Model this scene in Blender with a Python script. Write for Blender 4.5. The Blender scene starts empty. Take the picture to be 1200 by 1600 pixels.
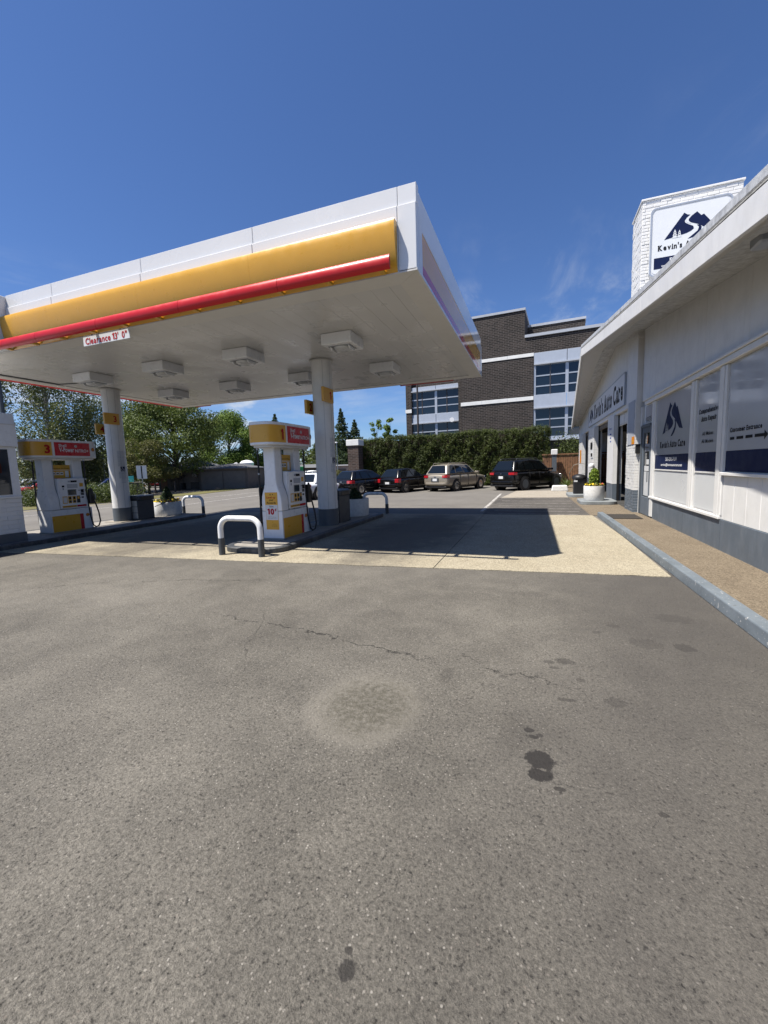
import bpy, bmesh, math, random
import numpy as np
from mathutils import Vector, Matrix
random.seed(7)
C = bpy.context.scene.collection
SC = bpy.context.scene
R = math.radians
# ------------------------------------------------------------------ camera
cam = bpy.data.cameras.new('camera')
cam.sensor_fit = 'HORIZONTAL'; cam.sensor_width = 36.0; cam.lens = 36.0*640/1200
cam.clip_start = 0.05; cam.clip_end = 3000
co = bpy.data.objects.new('camera', cam); C.objects.link(co)
yw, pt, rl = R(20.122), R(6.192), R(-1.864)
rt = Vector((math.cos(yw), math.sin(yw), 0)); fw = Vector((-math.sin(yw), math.cos(yw), 0)); up = Vector((0, 0, 1))
fw2 = fw*math.cos(pt)-up*math.sin(pt); up2 = up*math.cos(pt)+fw*math.sin(pt)
r3 = rt*math.cos(rl)+up2*math.sin(rl); u3 = up2*math.cos(rl)-rt*math.sin(rl)
co.matrix_world = Matrix(((r3.x, u3.x, -fw2.x, 0), (r3.y, u3.y, -fw2.y, 0), (r3.z, u3.z, -fw2.z, 1.57), (0, 0, 0, 1)))
SC.camera = co
# ------------------------------------------------------------------ sky, sun, exposure
SUNV = Vector((-.372, -.300, 1.0)).normalized()      # towards the sun
elev = math.asin(SUNV.z); azi = math.atan2(SUNV.x, SUNV.y)
W = bpy.data.worlds.new('World'); SC.world = W; W.use_nodes = True
def N(nt, typ, ins=None, **props):
    n = nt.nodes.new(typ)
    for k, v in props.items(): setattr(n, k, v)
    for k, v in (ins or {}).items():
        s = n.inputs[k]
        if isinstance(v, bpy.types.NodeSocket): nt.links.new(v, s)
        else: s.default_value = v
    return n
def math_(nt, op, a, b=0.0, c=None, clamp=False):
    d = {0: a, 1: b}
    if c is not None: d[2] = c
    return N(nt, 'ShaderNodeMath', d, operation=op, use_clamp=clamp).outputs[0]
def mixc(nt, f, a, b, bt='MIX'):
    n = nt.nodes.new('ShaderNodeMix'); n.data_type = 'RGBA'; n.blend_type = bt
    for i, v in ((0, f), (6, a), (7, b)):
        if isinstance(v, bpy.types.NodeSocket): nt.links.new(v, n.inputs[i])
        else: n.inputs[i].default_value = v if i == 0 else (tuple(v)+(1,))[:4]
    return n.outputs[2]
def mrange(nt, v, a, b, c=0.0, d=1.0, smooth=False):
    n = N(nt, 'ShaderNodeMapRange', {0: v, 1: a, 2: b, 3: c, 4: d})
    if smooth: n.interpolation_type = 'SMOOTHSTEP'
    return n.outputs[0]
def noise(nt, vec, scale, detail=3.0, rough=.5, dist=0.0, out=0):
    return N(nt, 'ShaderNodeTexNoise', {'Vector': vec, 'Scale': scale, 'Detail': detail, 'Roughness': rough, 'Distortion': dist}).outputs[out]
wt = W.node_tree; wt.nodes.clear()
sky = wt.nodes.new('ShaderNodeTexSky'); sky.sky_type = 'NISHITA'; sky.sun_disc = False
sky.sun_elevation = elev; sky.sun_rotation = azi; sky.air_density = 1.0; sky.dust_density = .35; sky.ozone_density = 3.0; sky.altitude = 50
tc = wt.nodes.new('ShaderNodeTexCoord')
sep = N(wt, 'ShaderNodeSeparateXYZ', {0: tc.outputs['Generated']})
zz = math_(wt, 'MAXIMUM', sep.outputs[2], .02)
px_ = math_(wt, 'DIVIDE', sep.outputs[0], math_(wt, 'ADD', zz, .12)); py_ = math_(wt, 'DIVIDE', sep.outputs[1], math_(wt, 'ADD', zz, .12))
cv = N(wt, 'ShaderNodeCombineXYZ', {0: px_, 1: py_, 2: 0.0}).outputs[0]
stv = N(wt, 'ShaderNodeMapping', {'Vector': cv, 'Rotation': (0, 0, R(35)), 'Scale': (1.0, .42, 1)}).outputs[0]
wisps = noise(wt, stv, 3.6, 9.0, .62, .5)
def dirmask(v, lo, hi):
    d = N(wt, 'ShaderNodeVectorMath', {0: tc.outputs['Generated'], 1: Vector(v).normalized()}, operation='DOT_PRODUCT').outputs[1]
    return mrange(wt, d, lo, hi, smooth=True)
region = math_(wt, 'MULTIPLY', mrange(wt, noise(wt, cv, 1.3, 4.0, .5), .36, .60, smooth=True), math_(wt, 'MAXIMUM', math_(wt, 'MULTIPLY', dirmask((.12, .95, .36), .93, .99), mrange(wt, sep.outputs[2], .50, .38, smooth=True)), math_(wt, 'MULTIPLY', dirmask((.45, .85, .45), .95, .995), .6)))
amt = math_(wt, 'MULTIPLY', mrange(wt, wisps, .47, .80, smooth=True), region)
puff = math_(wt, 'MULTIPLY', mrange(wt, noise(wt, N(wt, 'ShaderNodeMapping', {'Vector': tc.outputs['Generated'], 'Scale': (1, 1, 3.2)}).outputs[0], 4.1, 9.0, .62, .3), .46, .64, smooth=True), mrange(wt, sep.outputs[2], .40, .12, smooth=True))
puff = math_(wt, 'MULTIPLY', puff, dirmask((-.9, .55, .2), .75, .96))
thin = math_(wt, 'MULTIPLY', mrange(wt, noise(wt, N(wt, 'ShaderNodeMapping', {'Vector': tc.outputs['Generated'], 'Scale': (1, 1, 5.0)}).outputs[0], 3.0, 8.0, .6, .4), .42, .66, smooth=True), mrange(wt, sep.outputs[2], .26, .03, smooth=True))
amt = math_(wt, 'MAXIMUM', math_(wt, 'MULTIPLY', amt, .50), math_(wt, 'MAXIMUM', math_(wt, 'MULTIPLY', puff, .85), math_(wt, 'MULTIPLY', thin, .50)))
tint = mixc(wt, 1.0, sky.outputs[0], (.86, 1.10, 1.52), 'MULTIPLY')
skyc = mixc(wt, amt, tint, (8.2, 8.8, 9.6))
bg = N(wt, 'ShaderNodeBackground', {'Color': skyc, 'Strength': .050})
wo = N(wt, 'ShaderNodeOutputWorld', {'Surface': bg.outputs[0]})
sl = bpy.data.lights.new('sun', 'SUN'); sl.energy = 5.0; sl.angle = R(.53); sl.color = (1.0, .95, .87)
so = bpy.data.objects.new('sun', sl); C.objects.link(so); so.rotation_euler = SUNV.to_track_quat('Z', 'Y').to_euler(); so.location = (-40, -30, 100)
SC.view_settings.view_transform = 'Standard'; SC.view_settings.look = 'None'; SC.view_settings.gamma = 1.0
SC.view_settings.use_curve_mapping = False; SC.view_settings.exposure = 0.77
SC.render.engine = 'CYCLES'
SC.cycles.max_bounces = 6; SC.cycles.diffuse_bounces = 1; SC.cycles.glossy_bounces = 3; SC.cycles.transmission_bounces = 4
# ------------------------------------------------------------------ materials
MATS = {}
def newmat(name):
    m = bpy.data.materials.new(name); m.use_nodes = True; nt = m.node_tree; nt.nodes.clear()
    p = nt.nodes.new('ShaderNodeBsdfPrincipled'); o = nt.nodes.new('ShaderNodeOutputMaterial'); nt.links.new(p.outputs[0], o.inputs[0])
    MATS[name] = m
    return m, nt, p
def setin(nt, p, k, v):
    if isinstance(v, bpy.types.NodeSocket): nt.links.new(v, p.inputs[k])
    else: p.inputs[k].default_value = v
def simple(name, col, rough=.5, metal=0.0, spec=.5, var=.12, vscale=3.0, bump=0.0, bscale=60.0, dirt=0.0, dirtcol=(.12, .10, .08), coat=0.0, emit=None):
    m, nt, p = newmat(name)
    g = nt.nodes.new('ShaderNodeNewGeometry').outputs['Position']
    n1 = noise(nt, g, vscale, 5.0, .6)
    k = mrange(nt, n1, .3, .7, 1-var, 1+var)
    c = mixc(nt, 1.0, tuple(col)+(1,), N(nt, 'ShaderNodeCombineXYZ', {0: k, 1: k, 2: k}).outputs[0], 'MULTIPLY')
    if dirt > 0:
        n2 = noise(nt, N(nt, 'ShaderNodeMapping', {'Vector': g, 'Scale': (1, 1, .35)}).outputs[0], 5.0, 7.0, .68)
        c = mixc(nt, mrange(nt, n2, .5, .78, 0, dirt), c, dirtcol)
    setin(nt, p, 'Base Color', c); setin(nt, p, 'Metallic', metal); setin(nt, p, 'Specular IOR Level', spec)
    setin(nt, p, 'Roughness', mrange(nt, noise(nt, g, vscale*2.3, 3.0), .3, .7, max(rough-.08, .02), min(rough+.08, 1)))
    if coat: setin(nt, p, 'Coat Weight', coat); setin(nt, p, 'Coat Roughness', .03)
    if bump > 0:
        b = N(nt, 'ShaderNodeBump', {'Strength': bump, 'Distance': .01, 'Height': noise(nt, g, bscale, 4.0, .6)})
        setin(nt, p, 'Normal', b.outputs[0])
    if emit:
        setin(nt, p, 'Emission Color', tuple(emit[:3])+(1,)); setin(nt, p, 'Emission Strength', emit[3])
    return m
M = MATS
simple('white_paint', (.75, .737, .71), .42, var=.05, dirt=.12, bump=.03)
simple('white_metal', (.78, .78, .775), .32, var=.03, dirt=.14)
simple('guard_paint', (.78, .78, .77), .5, var=.05, vscale=9, dirt=.45, dirtcol=(.22, .21, .20), bump=.15)
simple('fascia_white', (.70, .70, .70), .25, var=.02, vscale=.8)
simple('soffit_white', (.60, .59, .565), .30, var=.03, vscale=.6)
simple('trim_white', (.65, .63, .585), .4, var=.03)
simple('yellow', (.68, .355, .034), .34, var=.03, coat=.12)
simple('yellow_dull', (.62, .34, .03), .4, var=.04)
simple('red', (.50, .012, .014), .38, var=.04, spec=.35)
simple('red_panel', (.50, .014, .022), .3, var=.03)
simple('fascia_yellow_gloss', (.72, .36, .05), .07, var=.03, spec=.8)
simple('fascia_red_gloss', (.52, .02, .03), .07, var=.03, spec=.8)
simple('fascia_white_gloss', (.74, .74, .74), .09, var=.02, spec=.8)
simple('dark_grey', (.055, .06, .066), .55, var=.1, dirt=.1)
simple('band_grey', (.085, .10, .115), .5, var=.08, dirt=.15)
simple('shop_grey', (.105, .128, .155), .5, var=.10, vscale=1.6, dirt=.3, dirtcol=(.26, .28, .31), bump=.05)
simple('kerb_paint', (.135, .157, .175), .5, var=.15, vscale=7, dirt=.4, dirtcol=(.34, .36, .37), bump=.2, bscale=25)
simple('black', (.012, .012, .013), .45, var=.1)
simple('rubber', (.014, .014, .015), .62, var=.2, bump=.05)
simple('black_gloss', (.008, .008, .009), .12, var=.05, coat=.8)
simple('chrome', (.6, .6, .62), .18, metal=1.0, var=.03)
simple('steel', (.32, .33, .34), .35, metal=.8, var=.08)
simple('screen', (.03, .045, .06), .12, var=.05)
simple('lens', (.55, .55, .54), .3, var=.05)
simple('placard', (.66, .66, .65), .5, var=.03)
simple('ink_black', (.008, .008, .01), .55, spec=.12, var=.02)
simple('ink_navy', (.008, .015, .055), .55, spec=.12, var=.04)
simple('ink_red', (.42, .012, .02), .55, spec=.12, var=.02)
simple('ink_brown', (.06, .014, .010), .5, spec=.12, var=.02)
simple('ink_white', (.75, .75, .75), .55, spec=.12, var=.02)
simple('ink_grey', (.35, .37, .42), .55, spec=.12, var=.02)
simple('ink_orange', (.65, .22, .02), .55, spec=.12, var=.05)
simple('ink_blue', (.02, .05, .30), .55, spec=.12, var=.02)
simple('film_grey', (.46, .47, .495), .10, var=.05, vscale=.9, spec=.9)
simple('film_white', (.60, .61, .61), .35, var=.05, vscale=.7)
simple('sign_white', (.70, .71, .72), .4, spec=.3, var=.02)
simple('roof_flashing', (.50, .51, .52), .6, var=.25, vscale=11, dirt=.75, dirtcol=(.17, .17, .17), bump=.2)
simple('interior', (.028, .024, .022), .8, var=.3)
simple('interior_floor', (.05, .048, .045), .6, var=.3)
simple('concrete_pot', (.70, .69, .66), .8, var=.12, vscale=14, bump=.25, bscale=90)
simple('concrete_grey', (.20, .215, .22), .75, var=.15, vscale=8, bump=.2, bscale=70)
simple('island_concrete', (.26, .24, .21), .85, var=.2, vscale=6, bump=.3, bscale=90, dirt=.4)
simple('island_kerb', (.045, .048, .052), .6, var=.3, vscale=9, bump=.2, dirt=.35, dirtcol=(.3, .3, .29))
simple('soil', (.03, .02, .014), .95, var=.3, bump=.5)
simple('bark', (.055, .042, .032), .95, var=.35, vscale=8, bump=.6, bscale=30)
simple('birch_bark', (.26, .25, .23), .85, var=.3, vscale=6, dirt=.8, dirtcol=(.04, .035, .03), bump=.3)
simple('timber', (.20, .10, .05), .8, var=.3, vscale=7, bump=.2, bscale=50)
simple('brown_siding', (.115, .095, .08), .8, var=.12, vscale=2)
simple('brown_siding_light', (.155, .135, .115), .8, var=.10, vscale=2)
simple('shingle', (.10, .10, .105), .9, var=.3, vscale=9, bump=.3)
simple('pink_wall', (.34, .26, .22), .8, var=.1)
simple('green_paint', (.02, .26, .07), .4, var=.05)
simple('teal', (.05, .42, .40), .45, var=.03)
simple('coping', (.40, .42, .46), .5, var=.05)
simple('stone_band', (.74, .73, .70), .6, var=.06, vscale=2)
simple('frame_metal', (.42, .45, .50), .4, metal=.3, var=.05)
simple('spandrel', (.38, .42, .49), .4, var=.05)
simple('pole_brown', (.05, .038, .033), .6, var=.1)
simple('flower_yellow', (.80, .58, .03), .7, var=.2)
simple('flower_red', (.35, .05, .02), .7, var=.2)
simple('mat_brown', (.03, .025, .02), .95, var=.25, vscale=30, bump=.5, bscale=200)
def glass_dark(name, col=(.012, .02, .032), rough=.04, spec=.6):
    m, nt, p = newmat(name)
    setin(nt, p, 'Base Color', tuple(col)+(1,)); setin(nt, p, 'Roughness', rough); setin(nt, p, 'Specular IOR Level', spec)
    g = nt.nodes.new('ShaderNodeNewGeometry').outputs['Position']
    b = N(nt, 'ShaderNodeBump', {'Strength': .04, 'Distance': .02, 'Height': noise(nt, g, 1.3, 2.0)}); setin(nt, p, 'Normal', b.outputs[0])
    return m
glass_dark('tint_glass', (.010, .018, .030)); glass_dark('car_glass', (.006, .008, .009)); glass_dark('shop_glass', (.03, .034, .04))
def carpaint(name, col, metal=.0, rough=.25):
    m, nt, p = newmat(name)
    setin(nt, p, 'Base Color', tuple(col)+(1,)); setin(nt, p, 'Metallic', metal); setin(nt, p, 'Roughness', rough)
    setin(nt, p, 'Coat Weight', .35); setin(nt, p, 'Coat Roughness', .05); setin(nt, p, 'Specular IOR Level', .3)
    return m
carpaint('paint_black', (.004, .004, .004)); carpaint('paint_gold', (.36, .315, .245), .5, .35); carpaint('paint_dark', (.007, .007, .008), .0)
carpaint('paint_white', (.62, .64, .67)); carpaint('paint_red', (.30, .012, .025)); carpaint('paint_blue', (.014, .028, .09)); carpaint('paint_silver', (.40, .42, .44), .5, .35)
m, nt, p = newmat('tail_light'); setin(nt, p, 'Base Color', (.42, .012, .018, 1)); setin(nt, p, 'Roughness', .12); setin(nt, p, 'Coat Weight', 1.0)
def leafmat(name, a, b, rough=.55):
    m, nt, p = newmat(name)
    gi = nt.nodes.new('ShaderNodeNewGeometry')
    rnd = gi.outputs['Random Per Island']
    big = noise(nt, gi.outputs['Position'], .9, 3.0)
    f = math_(nt, 'ADD', math_(nt, 'MULTIPLY', rnd, .65), math_(nt, 'MULTIPLY', mrange(nt, big, .35, .65), .35), clamp=True)
    c = mixc(nt, f, a, b)
    setin(nt, p, 'Base Color', c); setin(nt, p, 'Roughness', rough); setin(nt, p, 'Specular IOR Level', .2)
    tr = N(nt, 'ShaderNodeBsdfTranslucent', {'Color': mixc(nt, .5, c, (.16, .22, .02))})
    mx = N(nt, 'ShaderNodeMixShader', {0: .22, 1: p.outputs[0], 2: tr.outputs[0]})
    o = [n for n in nt.nodes if n.type == 'OUTPUT_MATERIAL'][0]; nt.links.new(mx.outputs[0], o.inputs[0])
    return m
leafmat('leaf_hedge', (.011, .021, .005), (.082, .100, .022)); leafmat('leaf_maple', (.026, .044, .010), (.16, .20, .055))
leafmat('leaf_birch', (.034, .048, .018), (.19, .20, .09)); leafmat('leaf_light', (.06, .11, .016), (.20, .28, .055))
leafmat('leaf_conifer', (.014, .028, .014), (.050, .075, .035)); leafmat('leaf_shrub', (.030, .042, .014), (.085, .11, .03))
leafmat('leaf_bronze', (.05, .05, .016), (.14, .13, .045)); leafmat('leaf_lime', (.10, .16, .02), (.22, .30, .04)); leafmat('leaf_blade', (.06, .10, .03), (.22, .26, .10))
# ------------------------------------------------------------------ ground materials
def blob(nt, pos, x, y, rx, ry, wob, soft=.25):
    d = N(nt, 'ShaderNodeVectorMath', {0: pos, 1: (x, y, 0)}, operation='SUBTRACT').outputs[0]
    d = N(nt, 'ShaderNodeVectorMath', {0: d, 1: (1/rx, 1/ry, 0)}, operation='MULTIPLY').outputs[0]
    L = N(nt, 'ShaderNodeVectorMath', {0: d}, operation='LENGTH').outputs[1]
    return mrange(nt, math_(nt, 'ADD', L, wob), 1-soft, 1+soft, 1.0, 0.0, smooth=True)
def seg_line(nt, pos, x0, y0, x1, y1, wob, wid):
    s = N(nt, 'ShaderNodeSeparateXYZ', {0: pos})
    t = math_(nt, 'SUBTRACT', s.outputs[0], x0)
    yy = math_(nt, 'ADD', math_(nt, 'MULTIPLY', t, (y1-y0)/(x1-x0)), y0)
    d = math_(nt, 'ABSOLUTE', math_(nt, 'ADD', math_(nt, 'SUBTRACT', s.outputs[1], yy), wob))
    f = mrange(nt, d, wid*.4, wid, 1, 0)
    return math_(nt, 'MULTIPLY', f, math_(nt, 'MULTIPLY', mrange(nt, s.outputs[0], min(x0, x1)-.05, min(x0, x1)+.1), mrange(nt, s.outputs[0], max(x0, x1)-.1, max(x0, x1)+.05, 1, 0)))
def asphalt(name, dark, light, fine=True, stains=False, bstr=.8):
    m, nt, p = newmat(name)
    pos = nt.nodes.new('ShaderNodeNewGeometry').outputs['Position']
    macro = noise(nt, pos, .45, 4.0, .55); mid = noise(nt, pos, 2.3, 6.0, .62, .4); grit = noise(nt, pos, 38.0, 4.0, .7)
    tone = math_(nt, 'ADD', math_(nt, 'MULTIPLY', mrange(nt, macro, .32, .68), .45), math_(nt, 'MULTIPLY', mrange(nt, mid, .28, .72), .40))
    tone = math_(nt, 'ADD', tone, math_(nt, 'MULTIPLY', mrange(nt, grit, .3, .7), .15))
    c = mixc(nt, tone, dark, light)
    s = N(nt, 'ShaderNodeSeparateXYZ', {0: pos})
    hgt = None
    if fine:
        wv = N(nt, 'ShaderNodeVectorMath', {0: pos, 1: N(nt, 'ShaderNodeVectorMath', {0: noise(nt, pos, 60.0, 2.0, out=1), 1: (.006, .006, 0)}, operation='MULTIPLY').outputs[0]}, operation='ADD').outputs[0]
        v1 = N(nt, 'ShaderNodeTexVoronoi', {'Vector': wv, 'Scale': 185.0, 'Randomness': 1.0})
        v2 = N(nt, 'ShaderNodeTexVoronoi', {'Vector': wv, 'Scale': 88.0, 'Randomness': 1.0})
        cs = N(nt, 'ShaderNodeSeparateColor', {0: v1.outputs['Color']})
        cs2 = N(nt, 'ShaderNodeSeparateColor', {0: v2.outputs['Color']})
        k = mrange(nt, cs.outputs[0], 0, 1, .80, 1.22)
        c = mixc(nt, 1.0, c, N(nt, 'ShaderNodeCombineXYZ', {0: k, 1: k, 2: k}).outputs[0], 'MULTIPLY')
        g1 = noise(nt, pos, 150.0, 4.0, .75); g2 = noise(nt, pos, 62.0, 4.0, .7)
        k2 = math_(nt, 'ADD', math_(nt, 'MULTIPLY', mrange(nt, g1, .30, .70, .50, 1.50), .5), math_(nt, 'MULTIPLY', mrange(nt, g2, .32, .68, .42, 1.58), .5))
        c = mixc(nt, 1.0, c, N(nt, 'ShaderNodeCombineXYZ', {0: k2, 1: k2, 2: k2}).outputs[0], 'MULTIPLY')
        hole = mrange(nt, g2, .26, .38, 1.0, 0.0)
        c = mixc(nt, math_(nt, 'MULTIPLY', hole, .75), c, (.020, .018, .015))
        # sparse bigger stones, warm grey or pale
        big = math_(nt, 'MULTIPLY', math_(nt, 'GREATER_THAN', cs2.outputs[0], .93), mrange(nt, v2.outputs['Distance'], .30, .42, 1, 0))
        bc = mixc(nt, cs2.outputs[1], (.42, .39, .34), (.20, .17, .14))
        c = mixc(nt, math_(nt, 'MULTIPLY', big, .75), c, bc)
        pits = math_(nt, 'MULTIPLY', math_(nt, 'LESS_THAN', cs2.outputs[2], .10), mrange(nt, v2.outputs['Distance'], .2, .5, 1, 0))
        c = mixc(nt, math_(nt, 'MULTIPLY', pits, .7), c, (.012, .011, .010))
        hgt = math_(nt, 'SUBTRACT', math_(nt, 'ADD', math_(nt, 'MULTIPLY', cs.outputs[1], .35), math_(nt, 'ADD', math_(nt, 'MULTIPLY', g1, 1.3), math_(nt, 'MULTIPLY', g2, 2.0))), math_(nt, 'MULTIPLY', hole, .8))
    wob = math_(nt, 'MULTIPLY', math_(nt, 'SUBTRACT', noise(nt, pos, 15.0, 7.0, .68), .5), 2.2)
    wob2 = math_(nt, 'MULTIPLY', math_(nt, 'SUBTRACT', noise(nt, pos, 1.4, 4.0, .6), .5), 1.5)
    if stains:
        # dried circle: pale ring with an olive centre
        w3 = math_(nt, 'MULTIPLY', math_(nt, 'SUBTRACT', noise(nt, pos, 5.0, 5.0, .6), .5), .22)
        ring = blob(nt, pos, -1.04, 2.34, .37, .40, w3, .20)
        inner = math_(nt, 'MULTIPLY', blob(nt, pos, -1.02, 2.37, .27, .30, math_(nt, 'MULTIPLY', wob, .6), .45), mrange(nt, noise(nt, pos, 26.0, 5.0, .7), .38, .58, .25, 1.0))
        c = mixc(nt, math_(nt, 'MULTIPLY', ring, .40), c, (.285, .26, .215))
        c = mixc(nt, math_(nt, 'MULTIPLY', inner, .75), c, (.080, .072, .052))
        # newer darker paving beside the kerb
        zone = math_(nt, 'MULTIPLY', mrange(nt, math_(nt, 'ADD', s.outputs[0], math_(nt, 'MULTIPLY', wob2, .5)), -.3, 1.3, smooth=True), mrange(nt, s.outputs[1], 1.2, 4.6, smooth=True))
        c = mixc(nt, math_(nt, 'MULTIPLY', zone, .7), c, (.075, .068, .062))
        edge = mrange(nt, math_(nt, 'ADD', math_(nt, 'SUBTRACT', s.outputs[1], math_(nt, 'MULTIPLY', s.outputs[0], .068)), math_(nt, 'MULTIPLY', wob2, .3)), 4.6, 6.2, smooth=True)
        c = mixc(nt, math_(nt, 'MULTIPLY', edge, .22), c, (.085, .078, .07))
        big1 = blob(nt, pos, .75, 2.0, .9, 1.5, wob2, .7); c = mixc(nt, math_(nt, 'MULTIPLY', big1, .42), c, (.078, .07, .064))
        for (x, y, rx, ry, a) in ((.035, 2.16, .075, .075, .93), (.045, 2.05, .055, .045, .93), (-.012, 2.40, .026, .020, .8), (.045, 2.37, .02, .012, .7), (.012, 2.345, .028, .016, .8), (.13, 1.98, .025, .014, .75),
                                  (-.54, 1.0, .030, .030, .8), (-.56, 1.05, .016, .012, .7), (.55, 1.96, .022, .016, .6), (.24, 3.37, .07, .05, .5), (.13, 3.33, .05, .03, .45), (.16, 3.24, .04, .02, .5), (.51, 2.86, .07, .05, .35), (1.19, 3.89, .09, .07, .4),
                                  (.9, 3.9, .12, .10, .25), (1.3, 4.6, .16, .12, .25), (.72, 4.25, .05, .05, .3), (.55, 4.05, .04, .03, .35), (-.05, 5.1, .2, .12, .15), (.33, 3.1, .03, .03, .4), (-.2, 3.0, .03, .02, .35), (.22, 2.80, .06, .022, .5), (-.6, 2.9, .05, .12, .25), (-4.3, 5.1, .3, .2, .12), (-2.6, 5.2, .3, .2, .10)):
            c = mixc(nt, math_(nt, 'MULTIPLY', blob(nt, pos, x, y, rx, ry, wob, .13), a), c, (.028, .025, .023))
        c1 = math_(nt, 'MULTIPLY', math_(nt, 'SUBTRACT', noise(nt, pos, 2.2, 7.0, .72), .5), .55)
        cr = seg_line(nt, pos, -3.4, 3.55, -.75, 3.12, c1, .008)
        for a in ((-2.9, 3.9, -2.3, 2.7), (-7.4, 3.2, -5.4, 4.6), (-5.6, 4.3, -3.6, 4.9), (-.7, 3.3, .3, 2.95)):
            cr = math_(nt, 'MAXIMUM', cr, math_(nt, 'MULTIPLY', seg_line(nt, pos, *a, math_(nt, 'MULTIPLY', c1, 1.2), .007), .75))
        brk = mrange(nt, noise(nt, pos, 7.0, 3.0), .36, .52)
        cr = math_(nt, 'MULTIPLY', cr, brk)
        c = mixc(nt, math_(nt, 'MULTIPLY', cr, .8), c, (.012, .011, .010))
        hgt = math_(nt, 'SUBTRACT', hgt, math_(nt, 'MULTIPLY', cr, 1.5))
    if hgt is None: hgt = math_(nt, 'ADD', grit, math_(nt, 'MULTIPLY', mid, .5))
    setin(nt, p, 'Base Color', c); setin(nt, p, 'Roughness', mrange(nt, mid, .3, .7, .78, .95)); setin(nt, p, 'Specular IOR Level', .35)
    b = N(nt, 'ShaderNodeBump', {'Strength': bstr, 'Distance': .006, 'Height': hgt}); setin(nt, p, 'Normal', b.outputs[0])
    return m
asphalt('asphalt', (.074, .067, .056), (.214, .196, .164), True, True, 1.0)
asphalt('road_asphalt', (.105, .096, .085), (.175, .162, .142), False, False, .3)
asphalt('strip_asphalt', (.040, .036, .033), (.12, .108, .095), True, False, .6)
def concrete(name, a, b, speck=.5, stain=(.12, .10, .07), stainamt=.35):
    m, nt, p = newmat(name)
    pos = nt.nodes.new('ShaderNodeNewGeometry').outputs['Position']
    n1 = noise(nt, pos, 1.3, 6.0, .65); n2 = noise(nt, pos, 45.0, 3.0, .7)
    v = N(nt, 'ShaderNodeTexVoronoi', {'Vector': pos, 'Scale': 80.0}); cs = N(nt, 'ShaderNodeSeparateColor', {0: v.outputs['Color']})
    f = math_(nt, 'ADD', math_(nt, 'MULTIPLY', mrange(nt, n1, .3, .7), .5), math_(nt, 'MULTIPLY', mrange(nt, n2, .3, .7), .5))
    c = mixc(nt, f, a, b)
    k = mrange(nt, cs.outputs[0], 0, 1, 1-speck, 1+speck*.6)
    c = mixc(nt, 1.0, c, N(nt, 'ShaderNodeCombineXYZ', {0: k, 1: k, 2: k}).outputs[0], 'MULTIPLY')
    st = mrange(nt, noise(nt, pos, .8, 7.0, .7, .6), .52, .75); c = mixc(nt, math_(nt, 'MULTIPLY', st, stainamt), c, stain)
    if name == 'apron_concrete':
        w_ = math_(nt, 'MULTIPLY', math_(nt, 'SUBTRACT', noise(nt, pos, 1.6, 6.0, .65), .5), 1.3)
        for (x, y, rx, ry, a) in ((-2.75, 9.6, 1.25, 3.6, .75), (-8.2, 9.4, 2.2, 4.2, .75)):  # dark lane bands added to the colour to deepen the canopy's shade
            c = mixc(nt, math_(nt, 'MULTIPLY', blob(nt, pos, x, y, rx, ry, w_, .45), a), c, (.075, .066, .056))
    fine = noise(nt, N(nt, 'ShaderNodeMapping', {'Vector': pos, 'Scale': (9, 1, 1)}).outputs[0], 1.2, 4.0, .6)
    c = mixc(nt, math_(nt, 'MULTIPLY', mrange(nt, fine, .55, .75), .18), c, stain)
    setin(nt, p, 'Base Color', c); setin(nt, p, 'Roughness', .85); setin(nt, p, 'Specular IOR Level', .3)
    bp = N(nt, 'ShaderNodeBump', {'Strength': .5, 'Distance': .004, 'Height': math_(nt, 'ADD', n2, cs.outputs[1])}); setin(nt, p, 'Normal', bp.outputs[0])
    return m
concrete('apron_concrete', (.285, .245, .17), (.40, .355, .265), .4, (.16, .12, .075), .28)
concrete('walk_concrete', (.135, .105, .072), (.22, .178, .125), .5, (.085, .06, .04), .45)
concrete('pale_concrete', (.27, .235, .19), (.37, .33, .27), .25)
m, nt, p = newmat('kerb_chipped')
pos = nt.nodes.new('ShaderNodeNewGeometry').outputs['Position']
c = mixc(nt, mrange(nt, noise(nt, pos, 3.0, 6.0, .6), .3, .7), (.105, .125, .14), (.165, .19, .21))
c = mixc(nt, mrange(nt, noise(nt, pos, 22.0, 5.0, .6), .63, .66), c, (.42, .41, .39))
c = mixc(nt, mrange(nt, noise(nt, pos, 6.0, 8.0, .75, .5), .60, .70), c, (.07, .065, .06))
setin(nt, p, 'Base Color', c); setin(nt, p, 'Roughness', .6)
setin(nt, p, 'Normal', N(nt, 'ShaderNodeBump', {'Strength': .5, 'Distance': .008, 'Height': noise(nt, pos, 30.0, 5.0, .6)}).outputs[0])
def worn_paint(name, col, under, thr=.5):
    m, nt, p = newmat(name)
    pos = nt.nodes.new('ShaderNodeNewGeometry').outputs['Position']
    f = mrange(nt, noise(nt, pos, 6.0, 8.0, .75), thr-.08, thr+.08)
    setin(nt, p, 'Base Color', mixc(nt, f, under, col)); setin(nt, p, 'Roughness', .8)
worn_paint('line_white', (.44, .42, .39), (.15, .135, .12), .46); worn_paint('line_worn', (.27, .255, .23), (.10, .09, .08), .50); worn_paint('line_yellow', (.42, .34, .10), (.2, .18, .16), .48)
m, nt, p = newmat('grass'); pos = nt.nodes.new('ShaderNodeNewGeometry').outputs['Position']
setin(nt, p, 'Base Color', mixc(nt, noise(nt, pos, 1.6, 6.0, .7), (.05, .06, .014), (.18, .15, .05))); setin(nt, p, 'Roughness', .95)
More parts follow.
